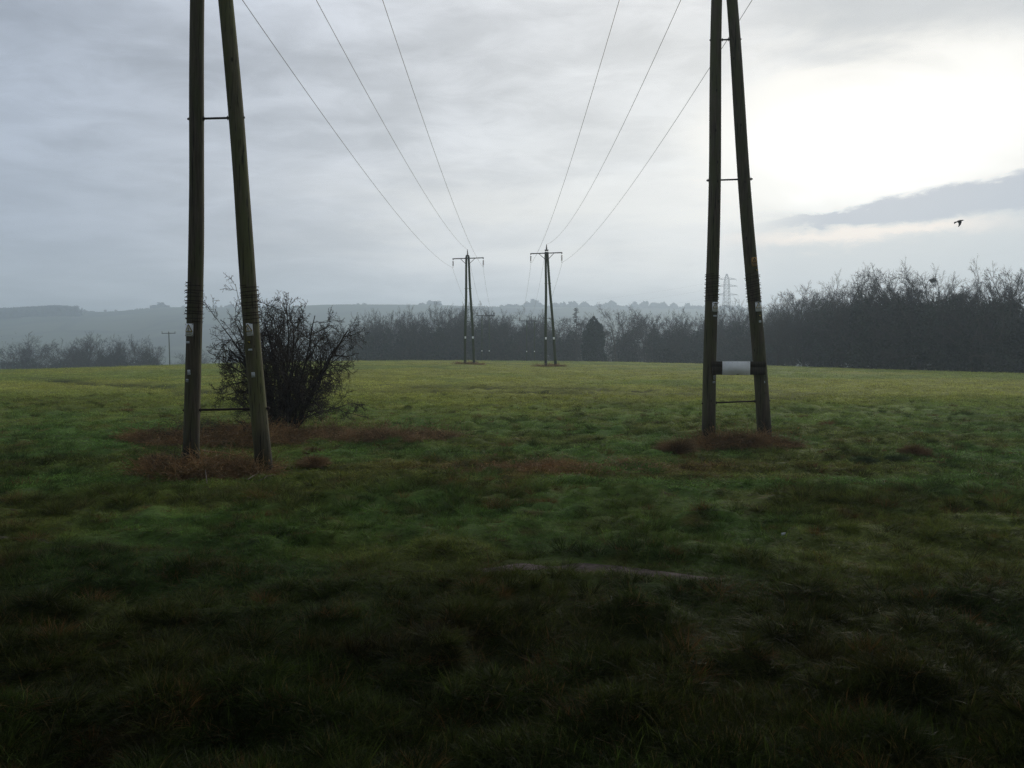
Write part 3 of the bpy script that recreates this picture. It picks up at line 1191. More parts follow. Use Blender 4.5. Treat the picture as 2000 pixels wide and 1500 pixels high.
def spawn(P, R, L, n, t0, t1, ang, lr, seg, wob, up, rr, rs, taper=.4):
    N, k, _ = P.shape
    tt = np.clip((np.arange(n)[None] + rs.rand(N, n)) / n, 0, .999)
    tt = t0 + (t1 - t0) * tt
    s_ = tt * (k - 1)
    i = np.minimum(s_.astype(int), k - 2)
    f = (s_ - i)[..., None]
    ar = np.arange(N)[:, None]
    p0 = P[ar, i] * (1 - f) + P[ar, i + 1] * f
    dd = unit(P[ar, i + 1] - P[ar, i])
    r0 = R[ar, i] * (1 - f[..., 0]) + R[ar, i + 1] * f[..., 0]
    rnd = unit(np.cross(dd, rs.normal(size=dd.shape)))
    a = np.radians(ang) * (1 + .35 * rs.normal(size=(N, n)))[..., None]
    nd = dd * np.cos(a) + rnd * np.sin(a)
    l = L[:, None] * lr * (1.15 - .55 * tt) * rs.uniform(.6, 1.25, (N, n))
    p0 = p0.reshape(-1, 3)
    nd = nd.reshape(-1, 3)
    l = l.ravel()
    r = np.minimum(r0.ravel() * rr, l * .05 + .002)
    Q = polyline(p0, nd, l, seg, wob, up, rs)
    RR = r[:, None] * np.linspace(1, taper, seg + 1)[None]
    return Q, RR, l


def bare_tree(seed, H=12.0, spread=1.0, trunk_h=.35, limbs=9, up=.10, tw=.021, dens=1.0, trunks=1):
    """returns (trunk MB, crown MB) of a leafless broadleaf tree about H tall with base at the origin"""
    rs = np.random.RandomState(seed)
    T = polyline(rs.normal(size=(trunks, 3)) * V(.3, .3, 0), V(0, 0, 1) + rs.normal(size=(trunks, 3)) * (.05 if trunks == 1 else .28), np.full(trunks, H * .60), 7, .06, .08, rs)
    TR = np.linspace(1, .28, 8)[None] * H * .019 * np.ones((trunks, 1)) / trunks ** .4
    tm = MB()
    tm.tubes(T, TR, 7)
    L = np.full(trunks, H * .60)
    c = MB()
    A, AR, AL = spawn(T, TR, L, limbs, trunk_h, 1.0, 46 * spread, .85, 7, .09, up, .62, rs, .25)
    tm.tubes(A, AR, 5, cap=False)
    B_, BR, BL = spawn(A, AR, AL, int(8 * dens), .25, 1, 38, .46, 5, .12, up * .8, .55, rs, .35)
    c.tubes(B_, np.maximum(BR, .014), 3, cap=False)
    C_, CR, CL = spawn(B_, BR, BL, int(6 * dens), .2, 1, 36, .50, 3, .13, up, .5, rs, .4)
    c.tubes(C_, np.maximum(CR, .009), 3, cap=False)
    D_, DR, DL = spawn(C_, CR, CL, int(6 * dens), .15, 1, 34, .62, 2, .13, up, .5, rs)
    c.slivers(D_[:, 0], D_[:, 1], np.full(len(D_), tw), rs)
    c.slivers(D_[:, 1], D_[:, 2], np.full(len(D_), tw * .8), rs)
    E_, ER, EL = spawn(D_, DR, DL, 2, .3, 1, 32, .6, 1, .1, up, .5, rs)
    c.slivers(E_[:, 0], E_[:, 1], np.full(len(E_), tw * .7), rs)
    return tm, c


def top_of(*mbs):
    z = np.concatenate([np.concatenate(m_.v)[:, 2] for m_ in mbs])
    return np.percentile(z, 99.2)


def leaf_cloud(mb, centres, radii, n, size, rs, squash=1.0):
    """n leaf-sized quads spread through blobs"""
    w = radii ** 2
    k = rs.choice(len(centres), n, p=w / w.sum())
    dirs = unit(rs.normal(size=(n, 3)))
    rad = radii[k] * rs.uniform(.25, 1, n) ** .45 * (1 + .25 * rs.normal(size=n) * .5)
    C = centres[k] + dirs * rad[:, None] * V(1, 1, squash)
    U = unit(rs.normal(size=(n, 3))) * (size * rs.uniform(.6, 1.3, n) / 2)[:, None]
    Wd = unit(np.cross(U, rs.normal(size=(n, 3)))) * (size * rs.uniform(.4, .9, n) / 2)[:, None]
    mb.quads(C, U, Wd)


VAR = []
for i, (sp, th_, lb, u_, trk) in enumerate(((1.05, .26, 12, .055, 1), (1.2, .34, 11, .03, 1), (.9, .22, 13, .08, 1), (1.05, .18, 8, .06, 3), (.85, .26, 12, .10, 2), (1.3, .42, 10, .03, 1), (1.2, .20, 19, .035, 1), (1.3, .24, 17, .02, 1))):
    tm, cm = bare_tree(100 + i, 12, sp, th_, lb, u_, trunks=trk)
    tp = top_of(cm)
    VAR.append((tm, cm, tp))

TREE_G = 'bare winter trees of the wood beyond the field'
_proto = {}


def place_tree(px, topy, D, var, label, width=1.0, ivy=0, rs=np.random.RandomState(77)):
    x = at(px, 0, D)[0]
    gz = float(height(x, D)) - .2
    Ht = zof(topy, D) - gz
    tm, cm, tp = VAR[var]
    key = var
    if key not in _proto:
        root = empty('bare_tree')
        tm.build('trunk', M['bark'], root, smooth=True)
        cm.build('crown', M['twig'], root)
        _proto[key] = root
        o = root
    else:
        o = copy_tree(_proto[key])
    o.location = (x, D, gz)
    s_ = Ht / tp
    w_ = s_ * width * rs.uniform(.78, .98)
    o.scale = (w_, w_, s_)
    o.rotation_euler = (0, 0, rs.uniform(0, 6.28))
    tag(o, label, 'tree', TREE_G)
    if ivy:
        if ('ivy', var) not in _proto:
            rs2 = np.random.RandomState(300 + var)
            b = MB()
            cz = np.linspace(.10, .62, 9) * tp
            cen = np.stack([rs2.normal(size=9) * .9, rs2.normal(size=9) * .9, cz], -1)
            leaf_cloud(b, cen, rs2.uniform(.9, 2.0, 9), 3200, .26, rs2)
            q = b.build('ivy', M['ivy'], o)
            _proto[('ivy', var)] = q
        else:
            q = _proto[('ivy', var)].copy()
            COL.objects.link(q)
            q.parent = o
    return o


ORD = ['first', 'second', 'third', 'fourth', 'fifth', 'sixth', 'seventh', 'eighth', 'ninth', 'tenth', 'eleventh', 'twelfth', 'thirteenth', 'fourteenth', 'fifteenth', 'sixteenth']


def near_d(px, D):
    return D - np.interp(px, [1500, 1640, 1740, 1850, 2060], [0, 14, 22, 23, 22])


def tree_zone(items, phrase, kindword='bare tree'):
    items = [(a[0], a[1], float(near_d(a[0], a[2]))) + a[3:] for a in items]
    items = sorted(items, key=lambda a: a[0])
    for i, (px, ty, D, var, w_, ivy) in enumerate(items):
        place_tree(px, ty, D, var, '%s %s from left %s' % (ORD[i], kindword, phrase), w_, ivy)


tree_zone([(4, 668, 250, 3, 1.1, 1), (38, 657, 245, 0, 1.3, 1), (82, 675, 240, 3, 1.3, 1), (116, 668, 235, 0, 1.1, 1), (152, 661, 230, 2, 1.0, 2), (171, 656, 236, 1, .9, 0),
           (187, 657, 228, 4, 1.0, 2), (213, 659, 234, 0, 1.0, 0), (238, 661, 226, 4, 1.0, 2), (256, 664, 232, 1, .9, 0), (278, 661, 222, 0, 1.0, 2), (299, 676, 218, 3, 1.0, 1)],
          'in the low dark clump at far left', 'low tree')
tree_zone([(347, 690, 330, 3, 1.2, 0), (362, 692, 330, 0, 1.2, 0)], 'fading into mist just left of the near left pole', 'pale low tree')
tree_zone([(700, 612, 205, 4, 1.0, 0), (722, 616, 200, 0, 1.0, 0), (745, 610, 205, 2, 1.0, 0), (768, 604, 198, 4, 1.1, 0), (792, 612, 203, 2, 1.0, 0), (812, 622, 196, 3, 1.0, 0),
           (832, 603, 200, 0, 1.05, 0), (852, 602, 192, 2, 1.0, 0), (874, 601, 200, 4, 1.0, 0), (896, 597, 196, 2, .95, 0)],
          'between thorn bush and left distant pole')
tree_zone([(921, 598, 190, 4, 1.0, 0), (943, 596, 196, 0, 1.0, 0), (962, 600, 190, 2, 1.0, 0), (985, 616, 194, 3, 1.0, 1), (1006, 622, 186, 3, 1.0, 0), (1028, 606, 190, 0, 1.1, 0),
           (1050, 612, 186, 4, 1.0, 0)], 'between the two distant A-frame poles')
tree_zone([(1092, 622, 186, 3, 1.1, 1), (1108, 618, 190, 3, 1.0, 0), (1206, 598, 178, 5, .95, 0), (1230, 606, 184, 3, .9, 0), (1262, 600, 180, 5, .85, 0), (1290, 614, 176, 3, 1.0, 1), (1312, 612, 180, 0, .9, 0),
           (1332, 604, 174, 2, 1.0, 1), (1354, 616, 172, 3, 1.0, 0), (1374, 606, 172, 4, 1.0, 0)], 'between right distant pole and near right pole')
tree_zone([(1402, 600, 170, 2, .9, 0), (1424, 596, 168, 4, 1.0, 0), (1448, 590, 166, 0, 1.0, 1), (1466, 600, 164, 2, 1.0, 0)], 'between the legs of the near right pole')
tree_zone([(1500, 590, 160, 4, 1.0, 0), (1522, 592, 156, 0, .9, 1), (1552, 573, 148, 2, 1.0, 1), (1588, 561, 142, 6, 1.0, 1), (1612, 566, 140, 3, 1.0, 2), (1642, 545, 136, 7, 1.0, 1), (1672, 538, 132, 6, 1.0, 2),
           (1700, 532, 130, 7, 1.0, 2), (1738, 524, 128, 6, 1.15, 2), (1776, 524, 126, 7, 1.1, 1), (1806, 529, 124, 6, 1.1, 2), (1838, 535, 122, 7, 1.05, 0), (1860, 550, 121, 0, .7, 2), (1884, 570, 120, 3, .7, 1)],
          'in the dark wood right of the near right pole', 'large bare tree')
tree_zone([(1914, 522, 118, 7, .9, 0), (1946, 538, 117, 2, 1.05, 1), (1980, 524, 116, 6, .95, 0), (2014, 522, 115, 4, 1.1, 1), (2060, 526, 114, 1, .9, 1)], 'at the far right edge', 'tall bare tree')

# larch-like and dark evergreen
rs = np.random.RandomState(42)


def conifer_skeleton(H, width, whorls, seed, droop=-.05):
    r = np.random.RandomState(seed)
    tm = MB()
    T = np.array([[0, 0, 0], [.1, 0, H * .5], [0, 0, H]])
    tm.tubes(T, np.array([.22, .14, .02]), 6)
    c = MB()
    zs = (np.repeat(np.linspace(.22, .98, whorls), 6) + r.uniform(-.02, .02, whorls * 6)).clip(0, .99) * H
    N = len(zs)
    a = r.uniform(0, 6.28, N)
    l = width * (1.05 - zs / H) ** .8 * r.uniform(.7, 1.2, N) + .3
    st = np.stack([0 * zs, 0 * zs, zs], -1)
    P = polyline(st, np.stack([np.cos(a), np.sin(a), r.normal(size=N) * .15 + .1], -1), l, 5, .06, droop, r)
    c.tubes(P, np.linspace(.05, .012, 6)[None] * np.ones((N, 1)), 3, cap=False)
    Q, QR, QL = spawn(P, np.full((N, 6), .02), l, 12, .1, 1, 60, .38, 2, .1, droop, .7, r)
    c.slivers(Q[:, 0], Q[:, 2], np.full(len(Q), .05), r)
    E_, ER, EL = spawn(Q, QR, QL, 5, .1, 1, 50, .5, 1, .1, 0, .7, r)
    c.slivers(E_[:, 0], E_[:, 1], np.full(len(E_), .035), r)
    return tm, c


D_ = 182.0
x = at(1127, 0, D_)[0]
gz = float(height(x, D_))
root = empty('larch', (x, D_, gz))
tag(root, 'bare conical larch with layered branches just left of the dark evergreen', 'tree')
tm, cm = conifer_skeleton(zof(600, D_) - gz, 2.6, 22, 8)
tm.build('trunk', M['bark'], root)
cm.build('crown', M['twig'], root)
D_ = 160.0
x = at(1162, 0, D_)[0]
gz = float(height(x, D_))
Ht = zof(617, D_) - gz
root = empty('evergreen_tree', (x, D_, gz))
tag(root, 'dense dark evergreen standing alone in front of the misty bare trees', 'tree')
tm, _ = conifer_skeleton(Ht * .95, 1.0, 8, 9)
tm.build('trunk', M['bark'], root)
b = MB()
zz_ = np.linspace(.06, .97, 26)
cen, rad = [], []
for z in zz_:
    wprof = np.interp(z, [0, .2, .5, .8, .93, 1], [2.5, 2.9, 2.6, 1.9, .8, .15])
    for k in range(5):
        a = rs.uniform(0, 6.28)
        cen.append([cos(a) * wprof * .55 * rs.uniform(.6, 1.25), sin(a) * wprof * .55, z * Ht])
        rad.append(max(.25, wprof * .42 * rs.uniform(.7, 1.2)))
leaf_cloud(b, np.array(cen), np.array(rad), 26000, .26, rs, .8)
b.build('crown', M['needle'], root)

# nest in a right-hand tree
c = at(1822, 548, 100)
b = MB()
P0 = c + rs.normal(size=(700, 3)) * V(.13, .13, .10)
P1 = P0 + unit(rs.normal(size=(700, 3)) * V(1, 1, .4)) * .3
b.slivers(P0, P1, np.full(700, .06), rs)
tag(b.build('bird_nest', M['thorn']), 'dark twig nest high in the bare treetops of the right-hand wood', 'nest')


# understorey and back rows: one uncountable mass
def understorey(name, pts, n, label, seed, size=.30, topf=1.0, m='underwood', slim=.6):
    """pts: (px, top_py, D) along the wood edge"""
    r = np.random.RandomState(seed)
    pts = np.array(pts, float)
    px = r.uniform(pts[0, 0], pts[-1, 0], n)
    ty = np.interp(px, pts[:, 0], pts[:, 1])
    D = np.interp(px, pts[:, 0], pts[:, 2]) + r.uniform(0, 26, n)
    x = (px - 1000) / 1500 * D
    h0 = height(x, D)
    tz = EYE + (705 - ty) / 1500 * D
    lump = .55 + .40 * vnoise(x, D, 3.2, 41) + .18 * vnoise(x, D, 1.1, 42) + .35 * vnoise(x, D * .3, 8, 43)
    hh = np.maximum(tz - h0, 1.0) * lump * topf
    z = h0 + hh * r.uniform(0, 1, n) ** 1.25
    C = np.stack([x, D, z], -1)
    k = int(n * slim)
    dirs = unit(r.normal(size=(k, 3)) * V(.5, .5, 1) + V(0, 0, .8)) * r.uniform(.5, 1.5, k)[:, None]
    b = MB()
    b.slivers(C[:k], C[:k] + dirs, r.uniform(.03, .08, k), r)
    U = unit(r.normal(size=(n - k, 3))) * (size * r.uniform(.4, 1.2, n - k) / 2)[:, None]
    Wd = unit(np.cross(U, r.normal(size=(n - k, 3)))) * (size * r.uniform(.4, .9, n - k) / 2)[:, None]
    b.quads(C[k:], U, Wd)
    o = b.build(name, M[m])
    return tag(o, label, 'undergrowth', None, 'stuff')


understorey('woodland_undergrowth', [(-60, 692, 240), (60, 686, 238), (150, 684, 228), (240, 686, 222), (300, 698, 214), (318, 712, 210)], 26000,
            'dark undergrowth filling the low clump at far left', 1, topf=1.05)
understorey('woodland_undergrowth', [(395, 702, 300), (500, 696, 260), (600, 684, 225), (700, 664, 205), (800, 660, 200), (900, 656, 196), (1000, 658, 190), (1080, 660, 188)], 36000,
            'grey misty undergrowth beneath the tree line behind the distant poles', 2, topf=1.1)
understorey('woodland_undergrowth', [(1080, 660, 188), (1150, 660, 182), (1250, 658, 176), (1370, 655, 172), (1500, 645, 160)], 28000,
            'grey green undergrowth beneath the trees beside the near right pole', 3, topf=1.1)
understorey('woodland_undergrowth', [(1500, 648, 158), (1560, 632, 142), (1640, 622, 124), (1740, 606, 108), (1850, 610, 100), (1895, 640, 98), (1960, 645, 96), (2120, 645, 92)], 40000,
            'dense dark undergrowth filling the wood on the right', 4, .34)


# back row of the wood merged as one mass
def back_wood(name, items, label, seed):
    r = np.random.RandomState(seed)
    b = MB()
    for (px, ty, D, var) in items:
        tm, cm, tp = VAR[var]
        x = at(px, 0, D)[0]
        gz = float(height(x, D))
        s_ = (zof(ty, D) - gz) / tp
        a = r.uniform(0, 6.28)
        for mb in (tm, cm):
            v = np.concatenate(mb.v)
            q = np.stack([v[:, 0] * cos(a) - v[:, 1] * sin(a), v[:, 0] * sin(a) + v[:, 1] * cos(a), v[:, 2]], -1) * s_ + V(x, D, gz)
            b.add(q, [f.copy() for f in mb.f])
    o = b.build(name, M['twig'])
    tag(o, label, 'wood', None, 'stuff')


rs = np.random.RandomState(12)
back_wood('distant_wood', [(px + rs.uniform(-6, 6), 632 + rs.uniform(-8, 10), 225 + rs.uniform(-8, 15), rs.randint(0, 5)) for px in range(560, 1490, 34)],
          'pale misty back rows of the wood behind the distant poles', 1)
back_wood('distant_wood', [(px + rs.uniform(-6, 6), np.interp(px, [1500, 1650, 1740, 1850, 1900, 2060], [615, 580, 560, 566, 605, 580]) + rs.uniform(-4, 8), 130 + rs.uniform(-6, 10), rs.randint(0, 5))
                           for px in range(1505, 2070, 30)], 'back rows of the dark wood on the right', 2)

# woods along the far ridge
b = MB()
r = np.random.RandomState(31)
for (p0, p1, n, hgt, Dm, lift) in ((-260, 200, 560, 9, 1440, 0), (205, 232, 8, 6, 1470, 0), (240, 330, 60, 7, 1480, 0), (296, 304, 10, 11, 1480, 0), (312, 333, 40, 15, 1480, 0), (336, 400, 14, 6, 1480, 0), (400, 560, 60, 8, 1480, 0),
                                   (680, 720, 26, 7, 1490, 0), (816, 866, 60, 9, 1490, 0), (960, 1500, 620, 15, 1480, 0), (1500, 1700, 120, 12, 1480, 0)):
    for i in range(n):
        px = r.uniform(p0, p1)
        D = Dm + r.uniform(-45, 20)
        x = (px - 1000) / 1500 * D
        h0 = float(height(x, D))
        k = 26
        e_ = min(px - p0, p1 - px) / max(p1 - p0, 1) * 2
        hg = .75 * hgt * (.12 + .88 * min(1, e_ * 3.5)) * (.35 + 1.1 * float(vnoise(px, D * .02, 7, 77))) * r.uniform(.75, 1.15)
        rr = hg * .42
        C = V(x, D, h0 + hg * .45) + unit(r.normal(size=(k, 3))) * rr * r.uniform(.5, 1.1, (k, 1))
        U = unit(r.normal(size=(k, 3))) * rr * .42
        Wd = unit(np.cross(U, r.normal(size=(k, 3)))) * rr * .36
        b.quads(C, U, Wd)
tag(b.build('hillside_wood', M['hill_wood']), 'blue hazy woods along the skyline of the far hills', 'wood', None, 'stuff')
# forest belt on the left slope
b = MB()
n = 26000
px = r.uniform(-260, 210, n)
D = r.uniform(1180, 1440, n)
x = (px - 1000) / 1500 * D
h0 = height(x, D)
keep = (vnoise(x, D, 120, 44) > np.interp(D, [1180, 1250, 1440], [.75, .45, .0])) & (px < 205 - 90 * vnoise(D, D * 0, 40, 45) - 60 * r.rand(n))
C = np.stack([x, D, h0 + r.uniform(0, 9, n)], -1)[keep]
U = unit(r.normal(size=C.shape)) * 2.6
Wd = unit(np.cross(U, r.normal(size=C.shape))) * 2.2
b.quads(C, U, Wd)
tag(b.build('hillside_wood', M['hill_wood']), 'dark forest belt on the left slope of the far hills', 'wood', None, 'stuff')

# ------------------------------------------------------------------ thorn bush
rs = np.random.RandomState(7)
base = ground_pt(572, 840)
base[0] -= .22
root = empty('thorn_bush', tuple(base))
root.scale = (.97, .97, 1.30)
tag(root, 'large leafless multi-stemmed thorn bush behind the near left pole', 'bush')
ns = 28
aa = rs.uniform(0, 6.28, ns)
tilt = np.concatenate([rs.uniform(.06, .68, 15), rs.uniform(.6, 1.25, ns - 15)])
st = np.stack([np.cos(aa) * .28, np.sin(aa) * .2, 0 * aa - .1], -1)
aa[15:] = rs.uniform(pi * .5, pi * 1.5, ns - 15)
aa[:15] = np.linspace(0, 6.28, 15, endpoint=False) + rs.uniform(-.2, .2, 15)
aa[-6:] = rs.uniform(-1.2, 1.2, 6)
tilt[-6:] = rs.uniform(.75, 1.0, 6)
dr = np.stack([np.cos(aa) * np.sin(tilt), np.sin(aa) * np.sin(tilt), np.cos(tilt)], -1)
sl_ = np.concatenate([rs.uniform(2.45, 2.75, 15) * (1 - .10 * tilt[:15]), rs.uniform(1.6, 2.2, ns - 15)])
P = polyline(st, dr, sl_, 9, .13, .03, rs)
PR = np.where(np.arange(ns) < 15, .044, .022)[:, None] * np.linspace(1, .25, 10)[None] * rs.uniform(.7, 1.3, (ns, 1))
b = MB()
b.tubes(P, PR, 7)
b.build('trunk', M['thorn'], root, smooth=True)
A, AR, AL = spawn(P, PR, sl_, 10, .20, 1, 48, .46, 7, .17, -.005, .6, rs, .3)
B2, BR, BL = spawn(A, AR, AL, 6, .12, 1, 50, .50, 5, .20, -.005, .55, rs, .35)
C2, CR, CL = spawn(B2, BR, BL, 7, .1, 1, 55, .48, 3, .22, .0, .6, rs)
E2, ER, EL = spawn(C2, CR, CL, 2, .2, 1, 60, .45, 2, .2, .02, .6, rs)


def keepin(P, R):
    """keep what lies above the turf"""
    ok = P[:, :, 2].min(1) > .10
    return P[ok], R[ok]


b = MB()
A, AR = keepin(A, AR)
b.tubes(A, np.maximum(AR, .006), 5, cap=False)
b.build('branch_framework', M['thorn'], root)
b = MB()
for (Q, QR, mn) in ((B2, BR, .0045), (C2, CR, .0034), (E2, ER, .0028)):
    Q, QR = keepin(Q, QR)
    b.tubes(Q, np.maximum(QR, mn), 3, cap=False)
b.build('twigs', M['thorn_twig'], root)


# ------------------------------------------------------------------ brambles, dead grass, sticks
def tangle(name, label, cat, c, rx, ry, hgt, n, seed, m='bramble', w=.007, ln=.45, kind='stuff'):
    r = np.random.RandomState(seed)
    a = r.uniform(0, 6.28, n)
    q = np.sqrt(r.uniform(0, 1, n))
    x = c[0] + np.cos(a) * q * rx * (1 + .25 * np.sin(3 * a + seed))
    y = c[1] + np.sin(a) * q * ry * (1 + .25 * np.cos(2 * a + seed))
    lump = .35 + 1.1 * vnoise(x, y, .55, seed)
    hz = hgt * np.sqrt(np.clip(1 - q ** 2, 0, 1)) * lump
    z = height(x, y) + hz * r.uniform(0, 1, n) - .01
    k = 4
    d0 = unit(np.stack([r.normal(size=n), r.normal(size=n), r.uniform(-.1, .8, n)], -1))
    P = polyline(np.stack([x, y, z], -1), d0, r.uniform(.4, 1.2, n) * ln, k, .22, -.16, r)
    P[:, :, 2] = np.maximum(P[:, :, 2], height(P[:, :, 0], P[:, :, 1]) + .004)
    b = MB()
    b.tubes(P, np.full((n, k + 1), w * .5) * np.linspace(1, .4, k + 1), 3, cap=False)
    nl = n
    i = r.randint(0, n, nl)
    C = P[i, r.randint(1, k + 1, nl)] + r.normal(size=(nl, 3)) * .02
    U = unit(r.normal(size=(nl, 3))) * r.uniform(.006, .022, (nl, 1))
    Wd = unit(np.cross(U, r.normal(size=(nl, 3)))) * r.uniform(.004, .012, (nl, 1))
    b.quads(C, U, Wd)
    o = b.build(name, M[m])
    return tag(o, label, cat, None, kind)


def gp(px, py):
    return ground_pt(px, py)


c1 = gp(400, 925)
tangle('dead_bramble', 'reddish dead bramble and litter heaped round the feet of the near left pole', 'undergrowth', V(-5.0, 12.75, 0), 1.02, .70, .19, 8500, 61, w=.009)
tangle('dead_bramble', 'dark reddish dead bracken strip under and left of the thorn bush', 'undergrowth', V(-6.6, 18.2, 0), 2.3, 1.2, .30, 9000, 62, w=.010)
tangle('dead_bracken', 'orange brown flattened bracken to the right of the thorn bush', 'undergrowth', V(-3.3, 18.6, 0), 1.9, .9, .16, 7500, 63, 'straw', w=.009)
tangle('dead_bramble', 'purplish dead bramble heaped round the feet of the near right pole', 'undergrowth', V(5.0, 16.95, 0), 1.15, .50, .18, 7500, 64, w=.009)
tangle('dead_grass', 'sparse fallen orange grass patch in the middle of the meadow', 'grass', V(.9, 13.6, 0), 2.2, .9, .06, 3500, 65, 'straw', .005, .22)


def tussock(px, py, r_, h_, seed, m, label):
    c = gp(px, py)
    r = np.random.RandomState(seed)
    n = 1500
    a = r.uniform(0, 6.28, n)
    q = np.sqrt(r.uniform(0, 1, n))
    st = np.stack([c[0] + np.cos(a) * q * r_ * .5, c[1] + np.sin(a) * q * r_ * .5, np.full(n, c[2] - .02)], -1)
    d0 = unit(np.stack([np.cos(a) * q * .9, np.sin(a) * q * .9, np.ones(n)], -1) + r.normal(size=(n, 3)) * .15)
    P = polyline(st, d0, r.uniform(.7, 1.4, n) * h_ * 1.4, 4, .10, -.22 * 1, r)
    b = MB()
    b.tubes(P, np.linspace(.004, .001, 5)[None] * np.ones((n, 1)), 3, cap=False)
    tag(b.build('grass_tussock', M[m]), label, 'grass tussock', 'dead grass tussocks')


tussock(1320, 886, .34, .24, 1, 'straw', 'round brown grass tussock left of the near right pole')
tussock(1787, 888, .26, .15, 2, 'bramble', 'dark brown tussock on the mound at right')
tussock(306, 906, .26, .14, 3, 'straw', 'small orange tussock left of the near left pole')
tussock(612, 910, .28, .14, 4, 'straw', 'small straw tussock right of the near left pole')
tussock(748, 860, .34, .16, 5, 'straw', 'orange tussock below the flattened bracken')
tussock(608, 886, .22, .10, 6, 'straw', 'tiny orange tussock below the thorn bush')


M['rank'] = plain('dark_rank_grass', (.050, .090, .026), .8, scale=5, var=.4)
tussock(1690, 906, .34, .11, 7, 'rank', 'dark green rough mound of grass at right, left half')
tussock(1748, 904, .32, .12, 8, 'rank', 'dark green rough mound of grass at right, below the brown tussock')
for (px, D0, lab) in ((918, DA, 'left'), (1077, DB, 'right')):
    xx = at(px, 0, D0)[0]
    tangle('dead_grass', 'thin dark dead grass round the feet of the %s distant A-frame pole' % lab, 'grass', V(xx, D0 - .3, 0), 1.5, .9, .22, 700, 68, 'bramble', .03, .5)
c = gp(1530, 1054)
b = MB()
b.add([c + V(-.02, 0, .035), c + V(.02, .005, .045), c + V(.025, .01, .065), c + V(-.015, .012, .06), c + V(0, .02, .04)], [np.array([[0, 1, 2, 3]]), np.array([[0, 4, 1], [1, 4, 2], [2, 4, 3], [3, 4, 0]])])
tag(b.build('litter_scrap', M['white_tag']), 'tiny white scrap of litter lying in the grass right of the mud path', 'litter')


def stick(p0, p1, h0, h1, r0, r1, label, seed, m='stick'):
    a, c = gp(*p0), gp(*p1)
    a[2] += h0
    c[2] += h1
    r = np.random.RandomState(seed)
    tt = np.linspace(0, 1, 7)
    P = a + (c - a) * tt[:, None] + r.normal(size=(7, 3)) * .008
    P[:, 2] = np.maximum(P[:, 2], height(P[:, 0], P[:, 1]) + r0 + .02)
    b = MB()
    b.tubes(P, np.linspace(r0, r1, 7), 6)
    tag(b.build('fallen_stick', M[m]), label, 'stick', 'fallen sticks at the near left pole')


stick((482, 946), (516, 930), .08, .12, .010, .006, 'pale straight stick leaning on the litter left of the right leg', 1)
stick((506, 944), (538, 934), .06, .05, .008, .005, 'thin pale stick lying in front of the right pole leg', 2)
stick((392, 896), (472, 902), .16, .12, .018, .010, 'dark curved branch lying between the pole legs, upper one', 3, 'bramble')
stick((400, 910), (528, 928), .15, .07, .022, .012, 'long dark branch lying in front of both pole legs', 4, 'bramble')
stick((404, 950), (400, 905), .02, .30, .007, .003, 'upright pale dry stem in the litter by the left leg', 5)

# a dark sapling twig spray beside the left leg and a mole-hill mound on the right
tangle('dry_weed', 'dark spidery dry weed stems left of the near left pole', 'weeds', V(-5.75, 13.0, 0), .28, .25, .34, 500, 66, 'thorn', .006, .4)
tangle('dry_weed', 'thin dry weed stems rising from the bracken left of the thorn bush', 'weeds', V(-7.6, 18.6, 0), 1.0, .5, .75, 700, 67, 'thorn', .007, .6)

# ------------------------------------------------------------------ bird
c = at(1873, 432, 34.0)
bd = MB()
sd_ = unit(V(c[0], c[1], c[2] - EYE))
fw = unit(V(sd_[1], -sd_[0], .18))
upv = V(0, 0, 1)
st_ = [(-.19, .050, .010), (-.17, .046, .030), (-.10, .024, .034), (-.03, .042, .044), (.04, .046, .046), (.09, .034, .034), (.12, .028, .028), (.15, .022, .022), (.172, .009, .009), (.205, .002, .002)]
ns_ = 10
rows_ = []
for (x_, rz_, ry_) in st_:
    th = np.arange(ns_) * 2 * pi / ns_
    rows_.append(fw * x_ + sd_ * (np.cos(th) * ry_)[:, None] + upv * (np.sin(th) * rz_)[:, None] + (V(0, 0, -.045 * max(0, (-.05 - x_) * 5))))
v = np.array(rows_)
i_ = np.arange(v.shape[0] * ns_).reshape(-1, ns_)
f = np.stack([i_[:-1], np.roll(i_[:-1], -1, 1), np.roll(i_[1:], -1, 1), i_[1:]], -1).reshape(-1, 4)
bd.add(v + c, [f, i_[0][None], i_[-1][None, ::-1]])
# wings: near one swept down, far one hidden behind it
for s_ in (-1, 1):
    sec = [(.00, .085, -.06, 0, .012), (.08, .105, -.035, -.06, .010), (.14, .095, -.010, -.13, .007), (.19, .060, -.015, -.195, .005), (.23, .005, -.035, -.25, .002)]
    vs = []
    for (sp, le, te, dz_, tk) in sec:
        o_ = sd_ * s_ * (sp * .35 + .015) + upv * (dz_ + .01)
        for (cx, cz) in ((le, 0), ((le + te) / 2, tk), (te, 0), ((le + te) / 2, -tk)):
            vs.append(c + fw * cx + o_ + upv * cz)
    i_ = np.arange(20).reshape(5, 4)
    f = np.stack([i_[:-1], np.roll(i_[:-1], -1, 1), np.roll(i_[1:], -1, 1), i_[1:]], -1).reshape(-1, 4)
    bd.add(vs, [f, i_[-1][None]])
tag(bd.build('bird', M['feather'], smooth=True), 'dark bird flying low over the wood at right with wings swept down', 'bird')

